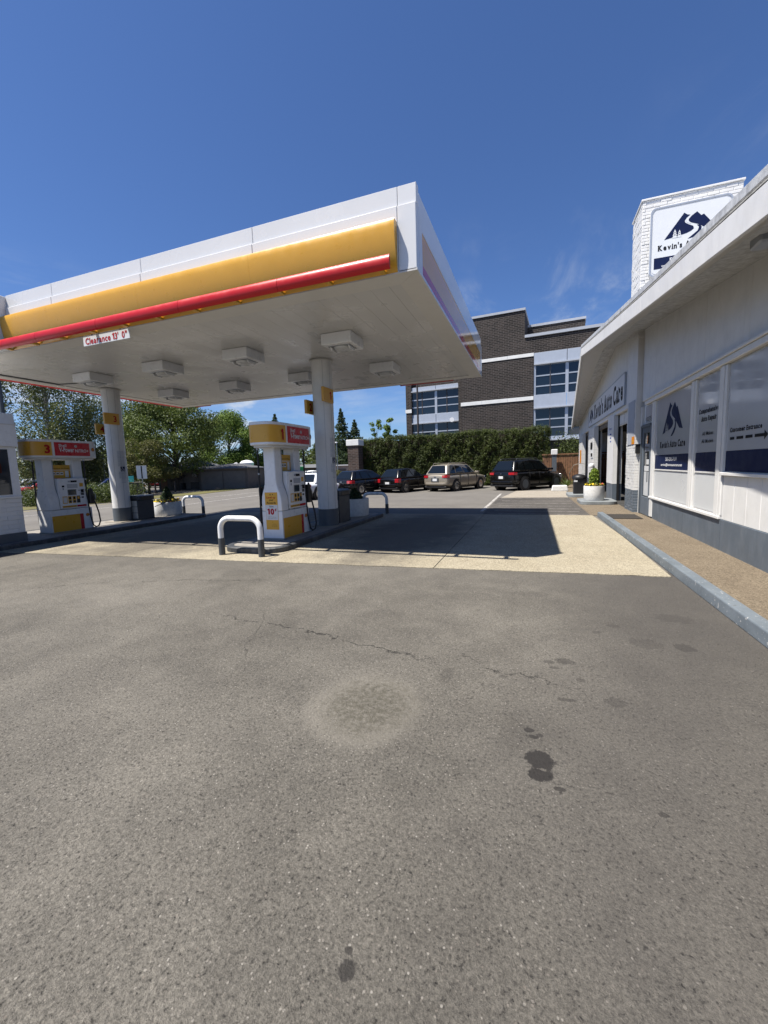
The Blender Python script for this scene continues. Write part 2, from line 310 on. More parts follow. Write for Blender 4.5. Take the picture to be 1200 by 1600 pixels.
def brickmat(name, a, b, mort, sx, sz, rot=0.0, msize=.02, bump=.4):
    m, nt, p = newmat(name)
    pos = N(nt, 'ShaderNodeTexCoord').outputs['Object']
    s = N(nt, 'ShaderNodeSeparateXYZ', {0: pos})
    u = math_(nt, 'ADD', s.outputs[0], s.outputs[1])
    v = N(nt, 'ShaderNodeCombineXYZ', {0: u, 1: s.outputs[2], 2: 0.0}).outputs[0]
    br = N(nt, 'ShaderNodeTexBrick', {'Vector': v, 'Color1': tuple(a)+(1,), 'Color2': tuple(b)+(1,), 'Mortar': tuple(mort)+(1,), 'Scale': 1.0, 'Mortar Size': msize, 'Brick Width': sx, 'Row Height': sz, 'Bias': -.1})
    k = mrange(nt, noise(nt, pos, .6, 5.0, .6), .3, .7, .82, 1.15)
    c = mixc(nt, 1.0, br.outputs[0], N(nt, 'ShaderNodeCombineXYZ', {0: k, 1: k, 2: k}).outputs[0], 'MULTIPLY')
    setin(nt, p, 'Base Color', c); setin(nt, p, 'Roughness', .85); setin(nt, p, 'Specular IOR Level', .25)
    bm = N(nt, 'ShaderNodeBump', {'Strength': bump, 'Distance': .02, 'Height': math_(nt, 'SUBTRACT', 1.0, br.outputs[1])}); setin(nt, p, 'Normal', bm.outputs[0])
brickmat('dark_brick', (.043, .034, .030), (.016, .014, .013), (.115, .102, .094), .44, .15, msize=.016)
brickmat('pillar_brick', (.085, .055, .042), (.035, .025, .02), (.12, .10, .09), .4, .13)
# ------------------------------------------------------------------ mesh helpers
OFF = {}                       # world location of things whose parts are given in world coordinates
def link(o, parent=None):
    C.objects.link(o)
    if parent is not None: o.parent = parent
    return o
def tag(o, label=None, cat=None, group=None, kind=None):
    if label: o['label'] = label
    if cat: o['category'] = cat
    if group: o['group'] = group
    if kind: o['kind'] = kind
    return o
def thing(name, label, cat, loc=(0, 0, 0), rz=0.0, group=None, world=False):
    o = bpy.data.objects.new(name, None); o.empty_display_size = .2; C.objects.link(o)
    o.location = loc; o.rotation_euler = (0, 0, rz)
    tag(o, label, cat, group)
    if world: OFF[o] = Vector(loc)
    return o
class MB:
    def __init__(s, off=None):
        s.v = []; s.f = []; s.mi = []; s.k = 0
    def add(s, vs, fs):
        b = len(s.v); s.v.extend(tuple(v) for v in vs)
        for f in fs: s.f.append(tuple(b+i for i in f)); s.mi.append(s.k)
        return s
    def mat(s, k): s.k = k; return s
    def box(s, x0, x1, y0, y1, z0, z1):
        return s.add([(x0, y0, z0), (x1, y0, z0), (x1, y1, z0), (x0, y1, z0), (x0, y0, z1), (x1, y0, z1), (x1, y1, z1), (x0, y1, z1)],
                     [(0, 3, 2, 1), (4, 5, 6, 7), (0, 1, 5, 4), (1, 2, 6, 5), (2, 3, 7, 6), (3, 0, 4, 7)])
    def obox(s, c, a, b, d):      # centre, three half-axis vectors
        c, a, b, d = map(Vector, (c, a, b, d))
        vs = [c+sx*a+sy*b+sz*d for sz in (-1, 1) for sx, sy in ((-1, -1), (1, -1), (1, 1), (-1, 1))]
        return s.add(vs, [(0, 3, 2, 1), (4, 5, 6, 7), (0, 1, 5, 4), (1, 2, 6, 5), (2, 3, 7, 6), (3, 0, 4, 7)])
    def prism(s, poly, ext, o=(0, 0, 0), u=(1, 0, 0), v=(0, 1, 0), w=(0, 0, 1)):
        o, u, v, w = map(Vector, (o, u, v, w)); n = len(poly)
        a = [o+u*p[0]+v*p[1] for p in poly]; b = [q+w*ext for q in a]
        return s.add(a+b, [tuple(range(n-1, -1, -1)), tuple(range(n, 2*n))]+[(i, (i+1) % n, n+(i+1) % n, n+i) for i in range(n)])
    def tube(s, path, r, n=10, cap=True):
        P = [Vector(p) for p in path]; rs = r if isinstance(r, (list, tuple)) else [r]*len(P)
        b = len(s.v); up_ = None
        for i, p in enumerate(P):
            t = (P[min(i+1, len(P)-1)]-P[max(i-1, 0)]).normalized()
            if up_ is None: up_ = t.orthogonal().normalized()
            up_ = (up_-t*up_.dot(t)); up_ = up_.normalized() if up_.length > 1e-6 else t.orthogonal().normalized()
            q = t.cross(up_)
            for j in range(n):
                a = 2*math.pi*j/n; s.v.append(tuple(p+(up_*math.cos(a)+q*math.sin(a))*rs[i]))
        for i in range(len(P)-1):
            for j in range(n):
                s.f.append((b+i*n+j, b+i*n+(j+1) % n, b+(i+1)*n+(j+1) % n, b+(i+1)*n+j)); s.mi.append(s.k)
        if cap:
            s.f.append(tuple(b+j for j in range(n-1, -1, -1))); s.f.append(tuple(b+(len(P)-1)*n+j for j in range(n))); s.mi += [s.k, s.k]
        return s
    def lathe(s, prof, n=24, o=(0, 0, 0), ax='z'):
        b = len(s.v); o = Vector(o)
        for r, z in prof:
            for j in range(n):
                a = 2*math.pi*j/n; x, y = r*math.cos(a), r*math.sin(a)
                s.v.append(tuple(o+(Vector((x, y, z)) if ax == 'z' else Vector((x, z, y)) if ax == 'y' else Vector((z, x, y)))))
        for i in range(len(prof)-1):
            for j in range(n):
                f = (b+i*n+j, b+i*n+(j+1) % n, b+(i+1)*n+(j+1) % n, b+(i+1)*n+j)
                s.f.append(f if ax != 'y' else f[::-1]); s.mi.append(s.k)
        f0 = tuple(b+j for j in range(n-1, -1, -1)); f1 = tuple(b+(len(prof)-1)*n+j for j in range(n))
        s.f += [f0 if ax != 'y' else f0[::-1], f1 if ax != 'y' else f1[::-1]]; s.mi += [s.k, s.k]
        return s
    def quad(s, a, b, c, d): return s.add([a, b, c, d], [(0, 1, 2, 3)])
    def build(s, name, mats, parent=None, bevel=0.0, smooth=False, sub=0, kind=None, seg=1, off=None):
        me = bpy.data.meshes.new(name)
        ofs = off if off is not None else OFF.get(parent)
        vs = s.v if ofs is None else [(x-ofs[0], y-ofs[1], z-ofs[2]) for x, y, z in s.v]
        me.from_pydata(vs, [], s.f)
        for mt in ([mats] if isinstance(mats, str) else mats): me.materials.append(M[mt])
        if any(s.mi): me.polygons.foreach_set('material_index', s.mi)
        if smooth: me.polygons.foreach_set('use_smooth', [True]*len(me.polygons))
        me.update()
        o = bpy.data.objects.new(name, me); link(o, parent)
        if parent is not None and parent in OFF: OFF[o] = OFF[parent]
        if bevel > 0:
            b = o.modifiers.new('bevel', 'BEVEL'); b.width = bevel; b.segments = seg; b.limit_method = 'ANGLE'; b.angle_limit = R(40)
        if smooth == 'auto' or (smooth and sub == 0):
            try: me.set_sharp_from_angle(angle=R(38))
            except Exception: pass
        if sub:
            sb = o.modifiers.new('sub', 'SUBSURF'); sb.levels = sub; sb.render_levels = sub
        if kind: o['kind'] = kind
        return o
def B(name, mat, parent, *b, bevel=0.0, **k): return MB().box(*b).build(name, mat, parent, bevel=bevel, **k)
def copy_tree(o, parent=None):
    c = o.copy(); C.objects.link(c)
    if parent is not None: c.parent = parent
    for ch in list(o.children): copy_tree(ch, c)
    return c
# lettering: flat filled outlines fitted to a rectangle
def text_geo(body, bold=0.0):
    cu = bpy.data.curves.new('t', 'FONT'); cu.body = body; cu.size = 1.0; cu.offset = bold; cu.resolution_u = 3; cu.space_character = 1.0+bold*1.5
    ob = bpy.data.objects.new('t', cu); C.objects.link(ob)
    dg = bpy.context.evaluated_depsgraph_get()
    me = bpy.data.meshes.new_from_object(ob.evaluated_get(dg))
    vs = [(v.co.x, v.co.y) for v in me.vertices]; fs = [tuple(p.vertices) for p in me.polygons]
    bpy.data.objects.remove(ob); bpy.data.curves.remove(cu); bpy.data.meshes.remove(me)
    return vs, fs
def slab_geo(body, bold=.036, gap=.13):
    """heavy slab lettering: each glyph plus foot and head serifs"""
    S = {'K': [('bl', .40), ('tl', .40)], 'i': [('bc', .28)], 'n': [('bl', .42), ('br', .42)], 'A': [('bl', .42), ('br', .42)],
         'u': [('xl', .3), ('xr', .3), ('br', .28)], 'a': [('br', .3)], 'r': [('bl', .75), ('xl', .35)], 'E': [('bl', .4), ('tl', .4)], 'm': [('bl', .3), ('bc', .26), ('br', .3), ('xl', .2)], 'p': [('xl', .3)], 'h': [('bl', .44), ('br', .44), ('tl', .3)], 'R': [('bl', .42), ('tl', .42), ('br', .3)]}
    V, F, x = [], [], 0.0
    for ch in body:
        if ch == ' ': x += .30; continue
        vs, fs = text_geo(ch, bold)
        x0 = min(v[0] for v in vs); x1 = max(v[0] for v in vs); w = x1-x0
        b = len(V); V += [(v[0]-x0+x, v[1]) for v in vs]; F += [tuple(b+i for i in f) for f in fs]
        y0, y1 = min(v[1] for v in vs), max(v[1] for v in vs); th = .105
        for pos, k in S.get(ch, []):
            ww = k*w if ch != 'i' else k
            cx = {'l': x-.03+ww/2, 'r': x+w+.03-ww/2, 'c': x+w/2}[pos[1]]
            if ch == 'i' and pos[1] == 'l': cx = x+w-ww/2
            yb = {'b': max(y0, -.02), 't': y1-th, 'x': .52-th+.03}[pos[0]]
            b = len(V); V += [(cx-ww/2, yb, .0006), (cx+ww/2, yb, .0006), (cx+ww/2, yb+th, .0006), (cx-ww/2, yb+th, .0006)]; F.append((b, b+1, b+2, b+3))
        x += w+gap
    return V, F
def bold_geo(body, bold=.03, gap=.09):
    """sans lettering set glyph by glyph, with a flagged figure one"""
    V, F, x = [], [], 0.0
    for ch in body:
        if ch == ' ': x += .24; continue
        if ch == '1': vs, fs = [(.10, 0), (.27+bold, 0), (.27+bold, .73), (.15, .73), (-.04, .60), (-.04, .49), (.10, .54)], [(0, 1, 2, 3, 4, 5, 6)]
        else: vs, fs = text_geo(ch, bold)
        x0 = min(v[0] for v in vs); w = max(v[0] for v in vs)-x0
        b = len(V); V += [(v[0]-x0+x, v[1]) for v in vs]; F += [tuple(b+i for i in f) for f in fs]; x += w+gap
    return V, F
def put_text(geo, o, u, v, w=None, h=None, lift=.003, nrm=None, mb=None, keep=False):
    """geo fitted so that its box starts at o and spans w along u and h along v"""
    vs, fs = geo; x0 = min(p[0] for p in vs); x1 = max(p[0] for p in vs); y0 = min(p[1] for p in vs); y1 = max(p[1] for p in vs)
    o, u, v = Vector(o), Vector(u).normalized(), Vector(v).normalized(); n = u.cross(v)
    sy = h/(y1-y0) if h else w/(x1-x0); sx = w/(x1-x0) if w else sy
    mb = mb or MB()
    mb.add([o+u*((p[0]-x0)*sx)+v*((p[1]-y0)*sy)+n*(lift+(p[2] if len(p) > 2 else 0)) for p in vs], fs)
    return mb
def label_text(name, body, mat, parent, o, u, v, w=None, h=None, bold=.012, lift=.003, slab=False):
    return put_text(slab_geo(body) if slab is True else bold_geo(body, bold) if slab == 'num' else text_geo(body, bold), o, u, v, w, h, lift).build(name, mat, parent)
# ------------------------------------------------------------------ ground, road, apron
def sheet(name, mat, poly, z, kind='structure', label=None):
    mb = MB().add([(x, y, z) for x, y in poly], [tuple(range(len(poly)))])
    o = mb.build(name, mat); tag(o, label, None, None, kind); return o
sheet('ground', 'road_asphalt', [(-420, -300), (420, -300), (420, 420), (-420, 420)], 0.0, label='wide sunlit asphalt ground running out to the horizon')
sheet('forecourt', 'asphalt', [(-9.6, -9), (2.6, -9), (2.6, 6.6), (-11.6, 5.6), (-16, 3.2), (-16, -9)], .004, label='weathered grey asphalt forecourt with oil spots and cracks')
ap = sheet('concrete_apron', 'interior_floor', [(-11.1, 5.42), (1.74, 6.26), (1.62, 13.02), (-11.1, 13.02)], .008, label='tan concrete apron under and beside the canopy')
ne = lambda x: 5.50+.0673*(x+9.4)
xs = [-11.08, -7.7, -4.42, -1.43, 1.73]; ys = [None, 9.45, 13.0]
for i in range(4):
    for j in range(2):
        a, b = xs[i]+.006, xs[i+1]-.006
        y0a, y0b = (ne(a), ne(b)) if j == 0 else (ys[1]+.006, ys[1]+.006); y1 = ys[j+1]-.006
        b2 = b if not (i == 3 and j == 1) else 1.6
        fe = [(a+(b-a)*q/14, y0a+(y0b-y0a)*q/14+(random.uniform(-.018, .018) if j == 0 and 0 < q < 14 else 0)) for q in range(15)]
        mb = MB().prism(fe+[(b2, y1), (a, y1)], .03, o=(0, 0, -.012))
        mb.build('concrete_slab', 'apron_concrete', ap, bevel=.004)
sheet('road', 'road_asphalt', [(-16.5, -60), (-14.4, 4), (-15.2, 24), (-22, 90), (-31, 90), (-23.6, 24), (-24.5, 4), (-27, -60)], .004, label='side street running past the station on the left')
sheet('parking_strip', 'strip_asphalt', [(-1.5, 13.03), (1.55, 13.03), (1.45, 19.6), (-1.5, 19.6)], .005, label='dark hatched asphalt strip behind the apron')
sheet('concrete_patch', 'pale_concrete', [(-1.4, 19.6), (1.45, 19.6), (1.7, 24.5), (-.9, 24.5)], .006, label='pale concrete patch behind the hatched strip')
sheet('garage_apron', 'walk_concrete', [(1.56, 13.0), (2.95, 13.0), (2.95, 31), (2.2, 31), (1.46, 19.6)], .010, label='worn brown concrete strip along the garage doors')
sw = sheet('sidewalk', 'walk_concrete', [(1.85, -6), (2.96, -6), (2.96, 13.35), (1.85, 13.3)], .014, label='brown aggregate walkway between kerb and shop windows')
mb = MB()
def stripe(mb, x0, y0, x1, y1, w, z):
    d = Vector((x1-x0, y1-y0, 0)); n = Vector((-d.y, d.x, 0)).normalized()*w/2
    a, b = Vector((x0, y0, z)), Vector((x1, y1, z)); mb.quad(a-n, b-n, b+n, a+n) if True else None
o = MB(); stripe(o, -1.62, 13.9, -1.58, 22.2, .11, .010); o = o.build('painted_line', 'line_white'); tag(o, 'white painted parking line left of the hatched strip', None, None, 'structure')
for k, y in enumerate((13.25, 14.0, 14.8, 15.7, 16.7, 17.8, 19.0)):
    mb = MB(); stripe(mb, -1.35+.12*(k % 2), y+.12, 1.25+.1*(k % 3), y-.05, .10, .010)
    o = mb.build('hatch_line', 'line_worn'); tag(o, 'faded hatch line across the dark asphalt strip', None, 'faded hatch lines', 'structure')
for (a, b, c, d, mt) in ((-20.5, 8, -19.6, 27, 'line_white'), (-23.4, 6, -22.7, 24, 'line_yellow'), (-24.2, 30, -27.0, 58, 'line_white'), (-16.6, 14, -17.6, 30, 'line_white')):
    mb = MB(); stripe(mb, a, b, c, d, .14, .010); o = mb.build('lane_line', mt); tag(o, 'lane line painted on the side street', None, 'lane lines on the street', 'structure')
# far verge beyond the street
sheet('verge', 'grass', [(-24.6, 4), (-23.7, 24), (-31.5, 60), (-33.5, 60), (-26.6, 24), (-27.4, 4)], .02, label='dry grass verge along the far side of the street')
# kerb in front of the shop
kb = MB(); ka, kc = Vector((1.90, -5.0, 0)), Vector((1.695, 12.82, 0)); kd = (kc-ka).normalized(); kn = Vector((-kd.y, kd.x, 0))
kb.prism([(0, 0), (-.165, 0), (-.15, .135), (-.012, .135)], (kc-ka).length, o=ka, u=kn, v=(0, 0, 1), w=kd)
ko = kb.build('kerb', 'kerb_chipped', bevel=.014, seg=2); tag(ko, 'blue-grey painted concrete kerb edging the shop walkway', None, None, 'structure')
# ------------------------------------------------------------------ pump islands
def rrect(x0, x1, y0, y1, r, n=6):
    P = []
    for cx, cy, a0 in ((x1-r, y0+r, -90), (x1-r, y1-r, 0), (x0+r, y1-r, 90), (x0+r, y0+r, 180)):
        for i in range(n+1):
            a = R(a0+90*i/n); P.append((cx+r*math.cos(a), cy+r*math.sin(a)))
    return P
def island(x0, x1, y0, y1, label):
    root = MB().prism(rrect(x0+.13, x1-.13, y0+.13, y1-.13, .3), .118).build('pump_island', 'island_concrete'); tag(root, label, None, None, 'structure')
    o_, i_ = rrect(x0, x1, y0, y1, .42), rrect(x0+.131, x1-.131, y0+.131, y1-.131, .30); n = len(o_)
    t = rrect(x0+.018, x1-.018, y0+.018, y1-.018, .41)
    vs = [(x, y, 0) for x, y in o_]+[(x, y, .104) for x, y in o_]+[(x, y, .122) for x, y in t]+[(x, y, .122) for x, y in i_]+[(x, y, .05) for x, y in i_]
    fs = [(k*n+i, k*n+(i+1) % n, (k+1)*n+(i+1) % n, (k+1)*n+i) for k in range(4) for i in range(n)]
    MB().add(vs, fs).build('edge_kerb', 'island_kerb', root)
    return root
island(-5.86, -4.48, 6.36, 12.5, 'raised island carrying the nearer pump and column')
island(-13.4, -11.0, 5.0, 11.75, 'raised island carrying the farther pump and kiosk')
# ------------------------------------------------------------------ canopy
X0, X1, Y0, Y1, ZS, ZT = -13.44, -1.52, 5.80, 13.36, 4.28, 5.41
cp = thing('fuel_canopy', 'large white flat fuel canopy with yellow and red fascia on two round columns', 'canopy', ((X0+X1)/2, (Y0+Y1)/2, 0), world=True)
B('roof_deck', 'trim_white', cp, X0+.2, X1-.2, Y0+.2, Y1-.2, 4.32, 5.25)
seams = [X1+.0, -1.79, -4.2, -6.6, -9.0, -10.45]
for i in range(5):
    b, a = seams[i]-.002, seams[i+1]+.002
    B('fascia_panel', 'fascia_white', cp, a, b, Y0+.03, Y0+.15, 5.152, ZT, bevel=.006)
    B('fascia_panel', 'fascia_white', cp, a, b, Y0, Y0+.15, ZS, 5.15, bevel=.008)
B('end_block', 'fascia_white', cp, X0, -10.452, Y0-.33, Y0+.15, ZS+.02, ZT-.02, bevel=.01)
yp = [(.0, 4.942), (.112, 4.94), (.124, 4.91), (.127, 4.84), (.122, 4.75), (.112, 4.66), (.098, 4.57), (.078, 4.48), (.050, 4.38), (.02, 4.30), (.0, 4.285)]
ysm = [-1.80, -4.2, -6.6, -9.0, -10.44]
for i in range(4):
    b, a = ysm[i]-.001, ysm[i+1]+.001
    MB().prism([(-p, z) for p, z in yp], b-a, o=(a, Y0-.001, 0), u=(0, 1, 0), v=(0, 0, 1), w=(1, 0, 0)).build('yellow_panel', 'yellow', cp, smooth=True)
rsm = [-1.84, -3.62, -5.55, -7.5, -9.2, -10.44]
rp = []
for k in range(9):
    a = R(-80+160*k/8); rp.append((.060*math.cos(a), .100*math.sin(a)))
for i in range(5):
    b, a = rsm[i]-.003, rsm[i+1]+.003
    MB().prism([(-p-.20, z+4.345) for p, z in rp], b-a, o=(a, Y0, 0), u=(0, 1, 0), v=(0, 0, 1), w=(1, 0, 0)).build('red_bar', 'red', cp, smooth=True)
for k in range(11):
    x = -2.0-.83*k
    if x < -10.4: break
    B('bar_bracket', 'yellow_dull', cp, x-.035, x+.035, Y0-.235, Y0-.03, 4.268, 4.30)
# right face
B('fascia_panel', 'fascia_white', cp, X1-.15, X1-.002, Y0+.152, 6.11, ZS, 5.15)
B('fascia_panel', 'fascia_white_gloss', cp, X1-.15, X1-.03, Y0+.152, Y1, 5.152, ZT, bevel=.004)
B('fascia_panel', 'fascia_white_gloss', cp, X1-.15, X1-.002, 6.112, Y1, 4.90, 5.15)
B('fascia_panel', 'fascia_white_gloss', cp, X1-.15, X1-.002, 13.02, Y1, ZS, 4.898)
for a, b in ((6.112, 8.5), (8.504, 10.9), (10.904, 12.3), (12.34, 13.018)):
    B('yellow_panel', 'fascia_yellow_gloss', cp, X1-.15, X1-.006, a, b, 4.46, 4.898)
    B('red_stripe', 'fascia_red_gloss', cp, X1-.15, X1-.004, a, b, 4.325, 4.458)
B('fascia_panel', 'fascia_white_gloss', cp, X1-.15, X1-.003, 6.112, 13.018, ZS, 4.323)
# far and left faces
B('fascia_panel', 'fascia_white', cp, X0, X1-.152, Y1-.15, Y1, ZS, ZT)
B('fascia_panel', 'fascia_white', cp, X0, X0+.15, Y0+.152, Y1-.152, ZS, ZT)
B('red_bar', 'red', cp, X0-.20, X0-.10, Y0, Y1, 4.262, 4.36); B('red_bar', 'red', cp, X0+.5, -12.2, Y1+.06, Y1+.14, 4.262, 4.36); B('red_bar', 'red', cp, -4.2, X1-.9, Y1+.06, Y1+.14, 4.262, 4.36)
# soffit: perimeter trim with mitred corners, planks running away from the viewer
tw = .35
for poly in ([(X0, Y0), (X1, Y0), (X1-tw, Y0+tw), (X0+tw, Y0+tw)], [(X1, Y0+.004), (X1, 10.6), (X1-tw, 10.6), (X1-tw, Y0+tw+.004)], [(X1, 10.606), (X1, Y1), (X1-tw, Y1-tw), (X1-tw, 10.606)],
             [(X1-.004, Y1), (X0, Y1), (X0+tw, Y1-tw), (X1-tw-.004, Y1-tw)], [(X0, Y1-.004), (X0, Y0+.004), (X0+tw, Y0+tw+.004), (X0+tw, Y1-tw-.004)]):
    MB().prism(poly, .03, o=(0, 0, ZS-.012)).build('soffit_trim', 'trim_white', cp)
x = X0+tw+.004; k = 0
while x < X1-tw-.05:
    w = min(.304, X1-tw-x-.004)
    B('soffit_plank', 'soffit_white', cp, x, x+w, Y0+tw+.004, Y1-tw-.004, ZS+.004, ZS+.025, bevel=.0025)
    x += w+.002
MB().tube([(-12.95, 6.3, ZS-.01), (-12.95, 8.3, ZS-.01), (-11.7, 8.6, ZS-.01)], .014, 6).build('conduit', 'dark_grey', cp)
for cxl in (-11.1, -8.62, -6.2, -3.72):
    for cyl in (8.0, 10.62):
        lb = B('light_box', 'white_metal', cp, cxl-.33, cxl+.33, cyl-.33, cyl+.33, ZS-.215, ZS+.003, bevel=.012)
        MB().lathe([(.0, ZS-.275), (.14, ZS-.272), (.17, ZS-.255), (.19, ZS-.216)], 20, o=(cxl, cyl, 0)).build('lens', 'lens', lb, smooth=True)
        MB().box(cxl-.24, cxl+.24, cyl-.19, cyl+.19, ZS-.228, ZS-.2155).build('lens_frame', 'steel', lb)
        for s in (-1, 1): MB().prism([(-.16, 0), (.16, 0), (.11, -.05), (-.11, -.05)], .02, o=(cxl+s*.2-.01, cyl, ZS-.228), u=(0, 1, 0), v=(0, 0, 1), w=(1, 0, 0)).build('reflector', 'white_metal', lb)
def column(cx, cy):
    c = MB().lathe([(.255, .30), (.255, ZS-.03)], 40, o=(cx, cy, 0)).build('column', 'white_paint', cp, smooth=True)
    MB().lathe([(.262, .124), (.262, .56)], 40, o=(cx, cy, 0)).build('base_band', 'band_grey', c, smooth=True)
    MB().lathe([(.30, ZS-.035), (.30, ZS-.013)], 40, o=(cx, cy, 0)).build('collar', 'trim_white', c, smooth=True)
    B('base_plate', 'pale_concrete', c, cx-.36, cx+.36, cy-.36, cy+.36, .119, .134)
    for s in (-1, 1):
        a = R(-37+s*22+0); MB().tube([(cx+.258*math.cos(a), cy+.258*math.sin(a), .57), (cx+.258*math.cos(a), cy+.258*math.sin(a), ZS-.04)], .003, 4).build('seam', 'steel', c)
    # notices glued round the lane side
    z = 2.36
    for h, kind in ((.13, 0), (.11, 0), (.13, 0), (.12, 0), (.16, 1), (.10, 0), (.12, 0), (.14, 2)):
        mb = MB(); n = 5; a0, a1 = (R(-34), R(14)) if kind == 0 else (R(-22), R(10)) if kind == 1 else (R(-24), R(8))
        rr = .2565
        for i in range(n):
            b0, b1 = a0+(a1-a0)*i/n, a0+(a1-a0)*(i+1)/n
            P = [(cx+rr*math.cos(q), cy+rr*math.sin(q)) for q in (b0, b1)]
            mb.quad((*P[0], z-h+.008), (*P[1], z-h+.008), (*P[1], z), (*P[0], z))
        nt_ = mb.build('notice', 'ink_navy' if kind == 1 else 'placard', c, smooth=True)
        fr = MB(); rr = .258
        if kind != 1:
            for zz_ in ([z-.004, z-h+.012] if kind == 2 else [z-.004, z-h*.3, z-h*.55, z-h*.78]):
                for i in range(n):
                    b0, b1 = a0+(a1-a0)*i/n, a0+(a1-a0)*(i+1)/n
                    P = [(cx+rr*math.cos(q), cy+rr*math.sin(q)) for q in (b0, b1)]
                    fr.quad((*P[0], zz_-.007), (*P[1], zz_-.007), (*P[1], zz_), (*P[0], zz_))
            fr.build('print', 'ink_grey', nt_)
        else:      # wheelchair symbol
            zc = z-h/2
            def pt(u, v, rr=.2585):
                a = R(-6)+u/.2585; return (cx+rr*math.cos(a), cy+rr*math.sin(a), zc+v)
            ring = [pt(.036*math.cos(R(t))-.006, .036*math.sin(R(t))-.026) for t in range(150, 385, 20)]
            fr.tube(ring, .006, 4); fr.tube([pt(-.012, .05), pt(-.006, .0), pt(.026, -.004), pt(.042, -.045)], .007, 4)
            fr.obox(pt(-.014, .064), (.002, 0, 0), (0, .009, 0), (0, 0, .009)); fr.build('print', 'ink_white', nt_)
        z -= h
    return c
column(-5.03, 9.5); column(-12.5, 9.5)
# number flags on the columns
def flag(num, x, y0, y1, z0, z1, label):
    t = thing('number_sign', label, 'number sign', (x, (y0+y1)/2, z0), world=True, group='yellow pump number signs')
    B('panel', 'yellow', t, x-.035, x+.035, y0, y1, z0, z1, bevel=.008)
    label_text('number', num, 'ink_red', t, (x+.035, y0+(y1-y0)*(.58 if num in '13' else .26), z0+.07), (0, 1, 0), (0, 0, 1), h=(z1-z0)*.56, bold=.03, slab='num')
    B('mount', 'steel', t, x-.06, x-.036, (y0+y1)/2-.03, (y0+y1)/2+.03, z0+.05, z1-.05)
flag('1', -4.735, 8.93, 9.44, 3.20, 3.54, 'yellow sign with red 1 on the nearer column')
flag('2', -5.36, 9.18, 9.68, 2.98, 3.32, 'yellow sign with red 2 half behind the nearer column')
flag('3', -12.20, 8.98, 9.46, 3.16, 3.50, 'yellow sign with red 3 on the farther column')
flag('4', -12.83, 9.14, 9.64, 2.90, 3.22, 'yellow sign with red 4 half behind the farther column')
# clearance sign hanging from the near edge
cs_ = thing('clearance_sign', 'small white sign reading Clearance 13 feet under the canopy edge', 'sign', (-7.58, 5.79, 4.09), world=True)
B('panel', 'sign_white', cs_, -8.19, -6.97, 5.783, 5.795, 4.085, 4.25)
label_text('lettering', "Clearance 13'  0\"", 'ink_red', cs_, (-8.13, 5.782, 4.105), (1, 0, 0), (0, 0, 1), w=1.10, h=.125, bold=.022, slab='num')
for x in (-7.95, -7.2): B('hanger', 'steel', cs_, x-.008, x+.008, 5.786, 5.792, 4.25, 4.285)
# ------------------------------------------------------------------ hoop guards
def hoop(name, cx, cy, w, h, label, r=.052, zb=0.0, sleeve=.34):
    t = thing('hoop_guard', label, 'hoop guard', (cx, cy, zb), group='white tubular hoop guards at the island ends')
    rb = .21; P = [(-w/2, 0, sleeve-.02), (-w/2, 0, h-rb)]
    P += [(-w/2+rb-rb*math.cos(R(a)), 0, h-rb+rb*math.sin(R(a))) for a in range(12, 91, 13)]
    P += [(w/2-rb+rb*math.sin(R(a)), 0, h-rb+rb*math.cos(R(a))) for a in range(0, 91, 13)]+[(w/2, 0, sleeve-.02)]
    MB().tube(P, r, 16).build('hoop', 'guard_paint', t, smooth=True)
    for s in (-1, 1): MB().lathe([(r+.006, -.02), (r+.006, sleeve), (r-.004, sleeve+.004)], 16, o=(s*w/2, 0, 0)).build('sleeve', 'dark_grey', t, smooth=True)
    return t
hoop('a', -5.12, 6.16, .90, .72, 'white hoop guard in the sun in front of the pump numbered 1')
hoop('b', -5.08, 13.0, .86, .70, 'white hoop guard behind the planter at the far end of the nearer island')
hoop('c', -12.15, 12.1, .95, .70, 'white hoop guard beside the yellow-flowered planter on the farther island')
# ------------------------------------------------------------------ fuel pumps (local frame: y along the lane, +x towards it, z from the island top)
def superpath(a, b, n=40, e=5.0):
    P = []
    for i in range(n):
        t = 2*math.pi*i/n; c, s = math.cos(t), math.sin(t)
        P.append((a*abs(c)**(2/3.2)*(1 if c >= 0 else -1), b*abs(s)**(2/e)*(1 if s >= 0 else -1)))
    return P
TA, TB = .335, .88
def tx(y): return TA*(1-abs(y/TB)**5.0)**(1/3.2) if abs(y) < TB else 0.0
def topband(y0, y1, z0, z1, lift, n=10, side=1):
    mb = MB(); ys_ = [y0+(y1-y0)*i/n for i in range(n+1)]
    for i in range(n):
        a, b = ys_[i], ys_[i+1]
        q = [(side*(tx(a)+lift), a, z0), (side*(tx(b)+lift), b, z0), (side*(tx(b)+lift), b, z1), (side*(tx(a)+lift), a, z1)]
        mb.quad(*(q if side > 0 else q[::-1]))
    return mb
def pecten(mb, o, r, u, v, n):
    o, u, v, n = map(Vector, (o, u, v, n)); P = [(-.34, -.62), (.34, -.62), (.40, -.42), (.95, -.30), (1, .0)]
    arc = [(math.cos(R(t)), math.sin(R(t))*.98) for t in range(15, 166, 15)]
    P = [(-.30, -.70), (.30, -.70), (.38, -.45), (.92, -.38)]+arc+[(-.92, -.38), (-.38, -.45)]
    return mb.add([o+u*(p[0]*r)+v*(p[1]*r)+n for p in P], [tuple(range(len(P)))])
